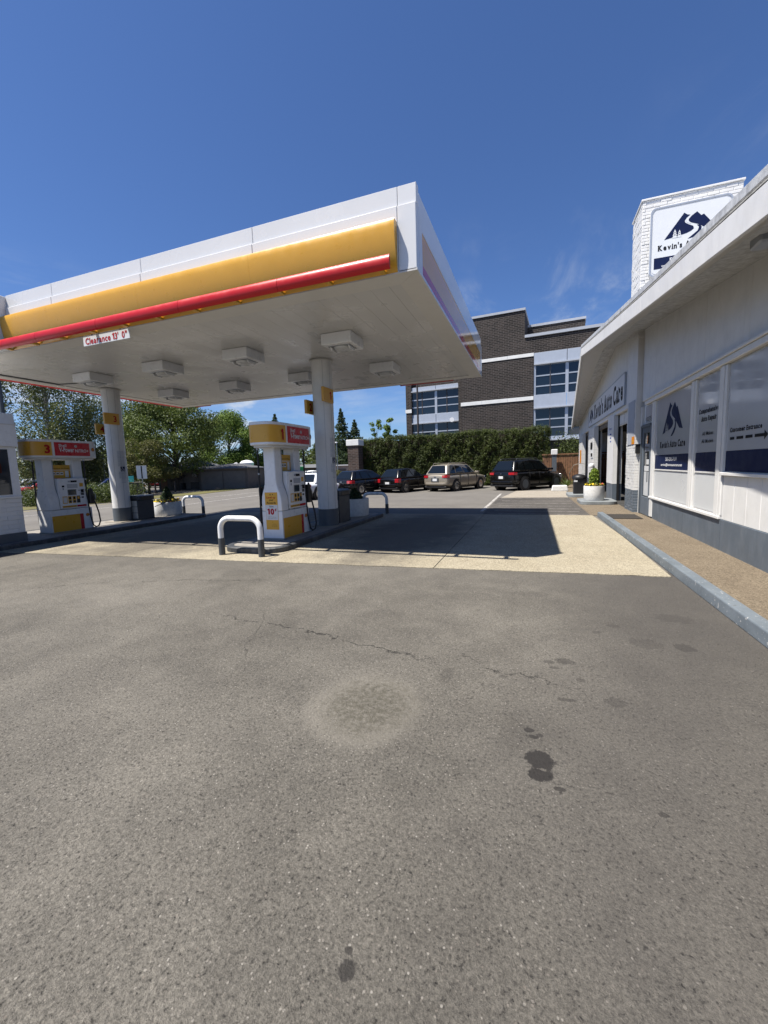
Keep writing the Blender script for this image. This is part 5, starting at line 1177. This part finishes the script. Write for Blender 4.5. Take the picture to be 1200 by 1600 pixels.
def strip_windows(s0, s1, z0, z1, d, rows, cols, wide):
    """ribbon window: a frame with panes between rows and mullions"""
    w = BB('window', 'frame_metal', s0, s1, d+.08, d+.16, z0, z1)
    for zr in rows: MB().box(s0, s1, d+.02, d+.079, zr-.05, zr+.05).build('frame_bar', 'frame_metal', w)
    for s, half in [(c, .035) for c in cols]+[(c, .12) for c in wide]: MB().box(s-half, s+half, d-.0, d+.0795, z0, z1).build('mullion', 'frame_metal' if half > .1 else 'pole_brown', w)
    cs = sorted([(c, .035) for c in cols]+[(c, .12) for c in wide]); edges = [(s0, 0)]+cs+[(s1, 0)]
    rz_ = [z0]+list(rows)+[z1]
    for (a, ha), (b, hb) in zip(edges[:-1], edges[1:]):
        for p, q in zip(rz_[:-1], rz_[1:]): MB().box(a+ha+.02, b-hb-.02, d+.05, d+.0785, p+.055, q-.055).build('pane', 'tint_glass', w)
    return w
rc = [1.34, 4.0, 6.8, 8.2, 9.6]; rw_ = [.02, 2.69, 5.4, 11.0]
for z0, z1, rows in ((7.55, 10.15, (8.32, 9.22)), (3.85, 6.35, (4.66, 5.40))): strip_windows(.0, 12.0, z0, z1, .05, rows, rc, rw_)
for z0, z1 in ((10.152, 11.198), (6.352, 7.548), (3.50, 3.848)):
    for a, b in ((.0, 2.66), (2.70, 5.38), (5.42, 9.0), (9.04, 16)): BB('spandrel_panel', 'spandrel', a, b, -.05, .15, z0, z1, bevel=.01)
    BB('panel_ledge', 'coping', .0, 16, -.16, -.051, z0, z0+.10)
lc = [-10.9, -8.3]; lw = [-9.43]
for z0, z1, rows in ((6.85, 9.15, (7.62, 8.36)), (3.2, 5.92, (4.2, 5.08))): strip_windows(-11.98, -6.97, z0, z1, 1.2, rows, lc, lw)
for z0, z1 in ((9.152, 9.62), (5.922, 6.848)):
    for a, b in ((-11.98, -9.45), (-9.41, -6.97)): BB('spandrel_panel', 'spandrel', a, b, 1.12, 1.4, z0, z1, bevel=.01)
    BB('panel_ledge', 'coping', -12.05, -6.9, 1.0, 1.119, z0, z0+.10)
BB('side_return', 'dark_brick', -6.945, -6.562, .4, 1.5, 0, 9.6)
t = thing('dark_pole', 'thin dark brown pole standing in front of the left office windows', 'pole', (-8.72, 32.4, 0)); MB().lathe([(.085, 0), (.07, 9.5)], 12).build('shaft', 'pole_brown', t, smooth=True); MB().box(-.5, .15, -.12, .12, 9.5, 9.62).build('lamp_head', 'pole_brown', t)
t = thing('white_dish', 'small white dish fixed at the left office windows', 'dish', (-7.6, 41.1, 6.05)); MB().lathe([(.02, .12), (.12, .10), (.2, .03), (.22, -.02)], 18, ax='y').build('bowl', 'white_metal', t, smooth=True); MB().tube([(0, .1, 0), (0, .35, -.1)], .02, 6).build('arm', 'steel', t)
# ------------------------------------------------------------------ brick gate pillar, fence, planting strip
pl = thing('gate_pillar', 'dark brick pillar with a white cap at the left end of the hedge', 'pillar', (-13.2, 29.9, 0)); MB().box(-.45, .45, -.45, .45, 0, 3.34).build('pillar_shaft', 'pillar_brick', pl); MB().box(-.53, .53, -.53, .53, 3.342, 3.80).build('pillar_cap', 'stone_band', pl, bevel=.02)
fn = thing('wooden_fence', 'brown wooden board fence between the hedge and the garage bays', 'fence', (2.6, 30.6, 0), world=True)
x = .6; k = 0
while x < 5.5:
    B('board', 'timber', fn, x, x+.126, 30.55+random.uniform(-.008, .008), 30.575, .05, 2.02+random.uniform(-.02, .02)); x += .146; k += 1
B('cap_rail', 'timber', fn, .55, 5.5, 30.5, 30.64, 2.045, 2.13); B('rail', 'timber', fn, .6, 5.5, 30.58, 30.63, .4, .5); B('rail', 'timber', fn, .6, 5.5, 30.58, 30.63, 1.6, 1.7)
t = thing('white_post', 'short white post at the right end of the hedge', 'post', (1.32, 30.1, 0)); MB().box(-.14, .14, -.14, .14, 0, 2.05).build('post_shaft', 'band_grey', t); MB().box(-.2, .2, -.2, .2, 2.052, 2.42).build('post_cap', 'white_paint', t, bevel=.03)
t = thing('parking_block', 'pale painted concrete block left of the black trash can', 'concrete block', (1.35, 24.2, 0)); MB().prism([(-.42, 0), (.42, 0), (.36, .30), (-.36, .30)], .5, o=(0, -.25, 0), u=(1, 0, 0), v=(0, 0, 1), w=(0, 1, 0)).build('block', 'concrete_pot', t, bevel=.03)
# ------------------------------------------------------------------ planting
def hedge():
    x0, x1, y0, y1, h = -13.45, 1.05, 30.75, 32.3, 4.0
    t = thing('clipped_hedge', 'tall dark clipped evergreen hedge behind the parked cars', 'hedge', (-6.2, 31.5, 0))
    rg = np.random.RandomState(3); off = np.array([-6.2, 31.5, 0])
    def top(x): return h+.05*np.sin(x*1.1)+.03*np.sin(x*3.7+1)+.012*x
    def wav(x, z): return .10*np.sin(x*1.9+z*1.3)+.09*np.sin(x*4.3-z*2.7)
    parts = []
    nc, per = 1900, 34               # leafy sprays, each a small pointed clump
    cx = x0+(x1-x0)*rg.rand(nc); cz = top(cx)*rg.rand(nc)**.95; cy = y0+wav(cx, cz)+.16*rg.rand(nc)**1.5
    r_ = .10+.13*rg.rand(nc); cx, cy, cz, r_ = (np.repeat(q, per) for q in (cx, cy, cz, r_)); n = nc*per
    d = rg.normal(size=(n, 3)); d /= np.linalg.norm(d, axis=1)[:, None]; k = rg.rand(n)[:, None]**.45
    P = np.stack([cx, cy, cz], 1)+d*k*np.stack([r_, r_*.8, r_*1.35], 1); P[:, 2] = np.abs(P[:, 2])
    parts.append((P, d*.9+np.array([0, -.55, .30])))
    n = 9000; x = x0+(x1-x0)*rg.rand(n); z = top(x)*rg.rand(n); parts.append((np.stack([x, y0+.22+.15*rg.rand(n), z], 1), np.tile([0, -1, .35], (n, 1))))
    nc, per = 520, 30
    cx = x0+(x1-x0)*rg.rand(nc); cy = y0+(y1-y0)*rg.rand(nc); cz = top(cx)-.10+.11*rg.rand(nc)**2; r_ = .09+.13*rg.rand(nc)
    cx, cy, cz, r_ = (np.repeat(q, per) for q in (cx, cy, cz, r_)); n = nc*per; d = rg.normal(size=(n, 3)); d /= np.linalg.norm(d, axis=1)[:, None]
    parts.append((np.stack([cx, cy, cz], 1)+d*rg.rand(n)[:, None]**.45*np.stack([r_, r_, r_*1.4], 1), d+np.array([0, -.2, .6])))
    for xe, s in ((x0, -1), (x1, 1)):
        n = 5000; y = y0+(y1-y0)*rg.rand(n); z = h*rg.rand(n); xx = xe+s*(.10*np.sin(y*5+z*3)-.2*rg.rand(n)); parts.append((np.stack([xx, y, z], 1), np.tile([s, -.2, .3], (n, 1))))
    V = np.concatenate([leaves(P, D, .045, 11+i, .5, .5) for i, (P, D) in enumerate(parts)])
    o = leafmesh('foliage', V, 'leaf_hedge', t, off)
    MB().box(x0+.35, x1-.35, y0+.42, y1-.1, 0, h-.35).build('branches_or_core', 'soil', t, off=off)  # solid dark core box added inside the leaves to block light
    for k in range(9): MB().tube([(x0+.8+1.6*k, 31.45, 0), (x0+.8+1.6*k, 31.4, 1.5)], .07, 6).build('trunk', 'bark', t, off=off)
hedge()
def tree(name, label, base, h, r, n, size, mat, bark='bark', seed=1, crown0=.28, trunk_r=.16, kind='round', group=None, droop=0.0, nb=26, spread=.7):
    t = thing(name, label, 'tree', base, group=group)
    rg = np.random.RandomState(seed)
    lean = Vector((rg.uniform(-.03, .03)*h, rg.uniform(-.03, .03)*h, 0))
    top_ = Vector((0, 0, h*.88))+lean
    MB().tube([(0, 0, -.1), (0, 0, h*.12), tuple(lean*.4+Vector((0, 0, h*.45))), tuple(top_)], [trunk_r*1.25, trunk_r, trunk_r*.66, trunk_r*.12], 9).build('trunk', bark, t, smooth=True)
    Ps, Ds = [], []; lm = MB()
    if kind == 'cone':
        lay = nb
        for k in range(lay):
            f = k/(lay-1); z = h*(crown0+(1-crown0)*f); rr = r*(1-f)**.85*(1+.22*rg.uniform(-1, 1))+.12
            m = int(n/lay*(1.6*(1-f)+.35)); a = rg.rand(m)*2*np.pi; q = rr*(.25+.75*rg.rand(m)**.5)
            wob = 1+.25*np.sin(a*5+k*2.1)
            Ps.append(np.stack([np.cos(a)*q*wob, np.sin(a)*q*wob, z-.30*q+rg.normal(size=m)*.12*h/14], 1)+np.array([lean.x*f, lean.y*f, 0])); Ds.append(np.stack([np.cos(a)*.6, np.sin(a)*.6, np.full(m, .6)], 1))
    else:
        m = n//nb
        for k in range(nb):
            u = rg.rand(); f = crown0+(.97-crown0)*(u**.85)
            s = math.sqrt(max(.02, 1-((f-(crown0+.40*(1-crown0)))/(.63*(1-crown0)))**2)) if kind == 'round' else {'oval': math.sin(math.pi*min(1, max(.06, (f-crown0)/(1-crown0)))**.75)**.8, 'weep': max(.32, 1.05-abs(f-.55)*1.35)}.get(kind, 1)
            a = rg.rand()*2*math.pi; rr = r*s*(.35+.65*rg.rand()**.5); c = np.array([math.cos(a)*rr, math.sin(a)*rr, h*f]); br = r*(.27+.20*rg.rand())
            lm.tube([tuple(lean*(f*.4)+Vector((0, 0, h*max(.1, f-.24)))), tuple(Vector(c*np.array([.5, .5, 1]))-Vector((0, 0, h*.07))), tuple(c)], [trunk_r*.26, trunk_r*.14, trunk_r*.04], 5)
            if kind == 'weep':
                ns = 14
                for j in range(ns):
                    a2 = rg.rand()*2*np.pi; e = c+np.array([math.cos(a2), math.sin(a2), 0])*br*rg.rand(); L_ = h*(.14+.22*rg.rand()); mm = m//ns
                    tt = rg.rand(mm); P = e+np.stack([rg.normal(size=mm)*.22, rg.normal(size=mm)*.22, .5-tt*L_], 1); Ps.append(P); Ds.append(rg.normal(size=(mm, 3)))
            else:
                P, D = blobpts(m, c, (br, br, br*.72), rg.randint(1 << 30), .35); Ps.append(P); Ds.append(D+np.array([0, 0, .35]))
        lm.build('branches_or_core', bark, t, smooth=True)
    leafmesh('crown', leaves(np.concatenate(Ps), np.concatenate(Ds), size, seed+77, spread, .55, droop), mat, t)
    return t
TG = 'street trees across the road'
tree('birch_tree', 'tall weeping birch with pale trunk behind the pump numbered 3', (-40.3, 24.4, 0), 13.5, 4.4, 46000, .085, 'leaf_birch', 'birch_bark', 4, .14, .22, 'weep', TG, nb=48)
tree('birch_tree', 'smaller weeping birch left of the farther column', (-39.5, 29.6, 0), 9.5, 3.1, 16000, .08, 'leaf_birch', 'birch_bark', 14, .12, .14, 'weep', TG, nb=28)
tree('maple_tree', 'broad green maple in front of the low brown building', (-32.1, 30.2, 0), 8.6, 4.3, 56000, .085, 'leaf_maple', 'bark', 8, .22, .26, 'round', TG, nb=60)
tree('street_tree', 'small bronze-green street tree between the farther column and the maple', (-29.1, 24.6, 0), 4.2, 1.9, 17000, .058, 'leaf_bronze', 'bark', 9, .28, .09, 'round', TG, nb=26)
tree('lime_tree', 'bright green pointed tree behind the low brown building', (-38.7, 45.6, 0), 9.6, 3.3, 34000, .10, 'leaf_light', 'bark', 10, .18, .2, 'oval', TG, nb=46)
tree('lime_tree', 'second bright green tree right of the pointed one', (-36.3, 48.0, 0), 7.9, 2.6, 22000, .10, 'leaf_light', 'bark', 31, .15, .2, 'oval', TG, nb=34)
CG = 'conifers on the skyline'
tree('conifer_tree', 'tall dark conifer right behind the nearer column', (-26.5, 56.0, 0), 10.2, 2.3, 12000, .12, 'leaf_conifer', 'bark', 21, .06, .2, 'cone', CG)
tree('conifer_tree', 'shorter dark conifer left of the gate pillar', (-24.8, 56.6, 0), 8.6, 2.3, 10000, .12, 'leaf_conifer', 'bark', 22, .06, .2, 'cone', CG)
tree('conifer_tree', 'dark conifer between the bright green trees and pump 1', (-34.4, 50.0, 0), 9.4, 2.6, 10000, .12, 'leaf_conifer', 'bark', 23, .05, .2, 'cone', CG)
tree('conifer_tree', 'broad conifer behind the gap between pump 1 and its column', (-31.5, 57.5, 0), 7.4, 3.0, 7000, .18, 'leaf_shrub', 'bark', 24, .03, .2, 'cone', CG)
tree('sapling', 'thin bright sapling poking above the left part of the hedge', (-13.2, 34.6, 0), 6.2, .7, 900, .085, 'leaf_light', 'bark', 41, .45, .05, 'round', 'saplings behind the hedge', nb=12)
tree('sapling', 'bushier sapling poking above the hedge right of the thin one', (-11.9, 34.9, 0), 6.0, .75, 1700, .085, 'leaf_light', 'bark', 42, .45, .05, 'oval', 'saplings behind the hedge', nb=14)
def shrub(name, label, base, r, n, size, mat, seed, group=None, cat='shrub'):
    t = thing(name, label, cat, base, group=group); rg = np.random.RandomState(seed); Ps, Ds = [], []
    k = max(5, n//350)
    for i in range(k):
        a = rg.rand()*2*np.pi; q = rg.rand()**.5*.7; c = np.array([math.cos(a)*q*r[0], math.sin(a)*q*r[1], r[2]*(.25+.5*rg.rand())]); s = .38+.25*rg.rand()
        P, D = blobpts(n//k, c, (r[0]*s, r[1]*s, r[2]*s), rg.randint(1 << 30), .5); P[:, 2] = np.abs(P[:, 2]); Ps.append(P); Ds.append(D+np.array([0, 0, .4]))
    leafmesh('foliage', leaves(np.concatenate(Ps), np.concatenate(Ds), size, seed+5, .7, .55), mat, t)
    MB().tube([(0, 0, 0), (0, 0, r[2]*.5)], .04, 5).build('stem', 'bark', t)
    return t
SG = 'low shrubs along the far side of the street'
shrub('low_shrub', 'low spreading shrub between the kiosk and pump 3', (-27.6, 15.9, 0), (2.0, 2.2, 1.0), 8000, .05, 'leaf_shrub', 51, SG)
shrub('low_shrub', 'low spreading shrub between pump 3 and the farther column', (-25.2, 18.6, 0), (1.8, 2.4, 1.05), 8000, .05, 'leaf_shrub', 52, SG)
shrub('low_shrub', 'low spreading shrub hidden behind pump 3', (-26.4, 17.0, 0), (1.6, 1.7, .9), 2600, .075, 'leaf_shrub', 53, SG)
shrub('leafy_bush', 'green bush rising above the wooden fence', (2.6, 32.2, 0), (1.6, 1.1, 3.0), 8000, .06, 'leaf_shrub', 54)
shrub('pillar_bush', 'yellowish bush at the foot of the brick gate pillar', (-14.6, 29.6, 0), (1.4, 1.0, 1.5), 2600, .07, 'leaf_bronze', 55)
t = thing('yucca_plant', 'spiky pale green plant between the fence and the black trash can', 'plant', (1.9, 27.2, 0)); rg = np.random.RandomState(5); mb = MB()
for k in range(46):
    a = rg.rand()*2*np.pi; e = rg.uniform(.35, 1.25); L_ = rg.uniform(.5, 1.05); d = Vector((math.cos(a)*math.cos(e), math.sin(a)*math.cos(e), math.sin(e))); s = Vector((-math.sin(a), math.cos(a), 0))*.03
    p = Vector((0, 0, .05)); q = p+d*L_*.55; mb.add([p-s*.5, p+s*.5, q+s, q-s, p+d*L_-Vector((0, 0, .06))], [(0, 1, 2, 3), (3, 2, 4)])
mb.build('leaf_rosette', 'leaf_blade', t)
hs = MB().tube([(2.1, 27.0, .3), (2.0, 26.6, .9), (2.2, 26.2, 1.35), (2.5, 26.0, 1.45), (2.75, 26.0, 1.40)], .018, 8).build('garden_hose', 'pale_concrete', smooth=True); tag(hs, 'pale hose arching from the wall beside the spiky plant', 'hose')
# distant woods
def woods(name, pts, label, mat, n, size, seed):
    rg = np.random.RandomState(seed); Ps, Ds = [], []
    for (x, y, h, r) in pts:
        for k in range(9):
            c = np.array([x+rg.uniform(-r, r)*.7, y+rg.uniform(-r, r)*.7, h*(.18+.70*k/9)]); br = r*(.75-.045*k)
            P, D = blobpts(n//9, c, (br, br, br*.9), rg.randint(1 << 30), .55); Ps.append(P); Ds.append(D+np.array([0, 0, .3]))
    o = leafmesh(name, leaves(np.concatenate(Ps), np.concatenate(Ds), size, seed, .7, .6), mat); tag(o, label, None, None, 'stuff')
rg = np.random.RandomState(77)
woods('far_woods', [(-75+3.6*k+rg.uniform(-1, 1), 40+2.3*k+rg.uniform(-4, 4), rg.uniform(4.2, 6.8), rg.uniform(2.2, 3.4)) for k in range(20)]+[(-62+4*k, 18+4*k+rg.uniform(-2, 2), rg.uniform(4.5, 7.5), 2.8) for k in range(5)], 'dark green trees merging along the skyline', 'leaf_shrub', 1300, .22, 78)
woods('far_woods', [(-34+5*k, 86+rg.uniform(-4, 4), rg.uniform(5, 8), 3.4) for k in range(12)], 'trees merging behind the gate pillar and hedge', 'leaf_conifer', 1200, .26, 79)
# ------------------------------------------------------------------ buildings and street furniture across the road
bb = thing('low_building', 'low brown wood-sided building with grey shingle roof behind the maple', 'building', (-31, 36, 0), world=True)
fa, fb = Vector((-34.4, 30.2, 0)), Vector((-27.3, 33.0, 0)); fd = (fb-fa).normalized(); fnn = Vector((-fd.y, fd.x, 0)); FL = (fb-fa).length
def F(nm, mt, s0, s1, d0, d1, z0, z1, par=None, **k):
    c = fa+fd*(s0+s1)/2+fnn*(d0+d1)/2+Vector((0, 0, (z0+z1)/2)); return MB().obox(c, fd*(s1-s0)/2, fnn*(d1-d0)/2, (0, 0, (z1-z0)/2)).build(nm, mt, par or bb, **k)
F('wall', 'brown_siding', 0, FL-3.4, 0, 6, 0, 1.95)
s = .05
while s < FL-3.5: F('siding_panel', 'brown_siding_light' if int(s*3) % 3 else 'brown_siding', s, s+1.16, -.03, -.001, .08, 1.9); s += 1.2
F('window', 'brown_siding', 3.25, 3.85, -.05, -.031, 1.2, 1.75); F('pane', 'tint_glass', 3.3, 3.8, -.06, -.051, 1.25, 1.7)
F('door', 'timber', .25, .85, -.06, -.031, .05, 1.75); F('vent_grille', 'black', 1.7, 2.6, -.06, -.031, .1, .7); F('vent_grille', 'black', 3.1, 3.9, -.06, -.031, .1, .75)
F('garage_block', 'brown_siding', FL-3.38, FL+1.2, -.6, 6, 0, 1.9)
for k in range(2): F('garage_door', 'brown_siding_light', FL-3.25+2.15*k, FL-1.2+2.15*k, -.65, -.601, .03, 1.72)
F('fascia', 'pale_concrete', FL-3.45, FL+1.3, -.75, -.601, 1.9, 2.0)
def roofpoly(s0, s1, d0, d1, z0, z1):
    P = lambda s, d, z: tuple(fa+fd*s+fnn*d+Vector((0, 0, z))); m = (d0+d1)/2
    return MB().add([P(s0, d0, z0), P(s1, d0, z0), P(s1-2, m, z1), P(s0+2, m, z1), P(s0, d1, z0), P(s1, d1, z0), P(s0, d0, z0-.1), P(s1, d0, z0-.1), P(s1, d1, z0-.1), P(s0, d1, z0-.1)], [(0, 1, 2, 3), (5, 4, 3, 2), (1, 5, 2), (4, 0, 3), (6, 9, 8, 7), (0, 6, 7, 1), (1, 7, 8, 5), (5, 8, 9, 4), (4, 9, 6, 0)])
roofpoly(-.6, FL-2.6, -.7, 6.6, 2.05, 2.95).build('roof', 'shingle', bb); roofpoly(FL-3.6, FL+1.4, -.9, 6.4, 2.02, 2.5).build('roof', 'shingle', bb)
t = thing('green_truck', 'green box truck half hidden behind pump 1', 'truck', (-29.6, 41.0, 0), R(-40)); MB().box(-1.1, 1.1, 0, 4.2, .45, 2.0).build('cargo_box', 'green_paint', t, bevel=.04)
MB().prism([(-1.25, .45), (-.05, .45), (-.05, 1.75), (-.75, 1.75), (-1.2, 1.15)], 1.9, o=(-.95, 0, 0), u=(0, 1, 0), v=(0, 0, 1), w=(1, 0, 0)).build('cab', 'green_paint', t, bevel=.05); MB().box(-.8, .8, -1.06, -.98, 1.2, 1.6).build('windscreen', 'car_glass', t)
for x in (-.98, .98):
    for y in (-.6, 3.3): MB().lathe([(.2, -.12), (.42, -.12), (.42, .12), (.2, .12)], 20, o=(y, 0, 0), ax='x').build('wheel', 'rubber', t) if False else MB().lathe([(.2, -.12), (.42, -.12), (.42, .12), (.2, .12)], 20, o=(x, y, .42), ax='x').build('wheel', 'rubber', t)
t = thing('roof_tank', 'white rounded vent hood showing above the low brown building', 'vent hood', (-31.1, 39.4, 1.6)); MB().lathe([(.3, 0), (.35, .5), (.75, .75), (.8, 1.0), (.55, 1.25), (.1, 1.35)], 18).build('hood', 'white_metal', t, smooth=True); MB().tube([(-.8, 0, .6), (-1.5, 0, 1.0), (-1.9, 0, .9)], .12, 8).build('duct', 'white_metal', t)
t = thing('far_store', 'low store with pale fascia and dark windows behind the white saloon', 'store', (-31, 55, 0), R(22)); MB().box(-5, 5, 0, 7, 0, 1.9).build('wall', 'brown_siding', t); MB().box(-5.2, 5.2, -.8, 7.2, 1.9, 2.4).build('fascia', 'stone_band', t)
for k in range(6): w = MB().box(-4.7+1.6*k, -3.4+1.6*k, -.06, -.001, .25, 1.6).build('window', 'frame_metal', t); MB().box(-4.62+1.6*k, -3.48+1.6*k, -.075, -.061, .32, 1.53).build('pane', 'tint_glass', w)
t = thing('pink_building', 'low pinkish wall building left of the gate pillar', 'building', (-24, 51, 0), R(22)); MB().box(-3, 4, 0, 5, 0, 2.0).build('wall', 'pink_wall', t); MB().box(-3.1, 4.1, -.2, 5.1, 2.0, 2.15).build('roof', 'stone_band', t); MB().box(-1, 0, -.05, -.001, .1, 1.6).build('door', 'brown_siding', t)
def lamp(label, x, y, h, head=True, r=.06):
    t = thing('lamp_post', label, 'lamp post', (x, y, 0), group='lamp posts in the background'); MB().lathe([(r*1.5, 0), (r, .4), (r*.75, h)], 12).build('pole', 'steel', t, smooth=True); MB().box(-.32, .10, -.13, .13, h, h+.12).build('lamp_head', 'white_metal', t, bevel=.02); return t
lamp('grey lamp post in front of the birch left of the farther column', -39.4, 28.5, 3.6); lamp('pale lamp post right of the nearer column', -20.3, 41.0, 4.4); 
t = thing('dark_pole', 'tall dark pole rising behind the kiosk roof', 'pole', (-36.7, 19.4, 0)); MB().lathe([(.16, 0), (.11, 11)], 12).build('shaft', 'dark_grey', t, smooth=True); MB().box(-1.2, .2, -.15, .15, 11, 11.15).build('arm', 'dark_grey', t)
def roadsign(label, x, y, h, w, hh, col, rz, grp=None):
    t = thing('road_sign', label, 'road sign', (x, y, 0), R(rz)); MB().lathe([(.035, 0), (.035, h)], 8).build('post', 'steel', t); MB().box(-w/2, w/2, -.05, -.036, h-hh, h).build('panel', col, t, bevel=.003); MB().box(-.03, .03, -.036, -.0, h-hh+.1, h-.1).build('bracket', 'steel', t)
    if col == 'placard': MB().box(-.035, .035, -.06, -.0505, h-hh+.02, h-.02).build('strap', 'ink_black', t)
    return t
roadsign('white rectangular sign seen from its back on a post behind the bin', -26.0, 21.5, 2.25, .62, .92, 'placard', 50); roadsign('small teal sign on a dark post left of the white one', -27.6, 21.9, 1.55, .34, .42, 'teal', 50)
t = thing('utility_box', 'dark utility cabinet between the farther column and the teal sign', 'cabinet', (-27.4, 21.9, 0), R(40)); MB().box(-.55, .55, -.3, .3, 0, 1.05).build('cabinet', 'pole_brown', t, bevel=.02); MB().box(-.58, .58, -.33, .33, 1.05, 1.10).build('cabinet_lid', 'pale_concrete', t)
for k, (x, y) in enumerate(((-29.6, 24.0), (-30.4, 26.3), (-29.9, 27.9))):
    t = thing('bollard', '%s of the dark bollards along the verge' % ('nearest', 'middle one', 'farthest')[k], 'bollard', (x, y, 0), group='dark bollards on the verge'); MB().lathe([(.07, 0), (.07, .85), (.05, .92), (.01, .94)], 12).build('shaft', 'pole_brown', t, smooth=True)
rl_ = thing('low_rail', 'low dark rail beside the white sign', 'railing', (-28.2, 22.6, 0), world=True)
for k in range(4): MB().tube([(-27.6-.7*k, 22.3+.45*k, 0), (-27.6-.7*k, 22.3+.45*k, .75)], .03, 6).build('post', 'black', rl_)
for z in (.4, .72): MB().tube([(-27.6, 22.3, z), (-29.7, 23.65, z)], .025, 6).build('bar', 'black', rl_)
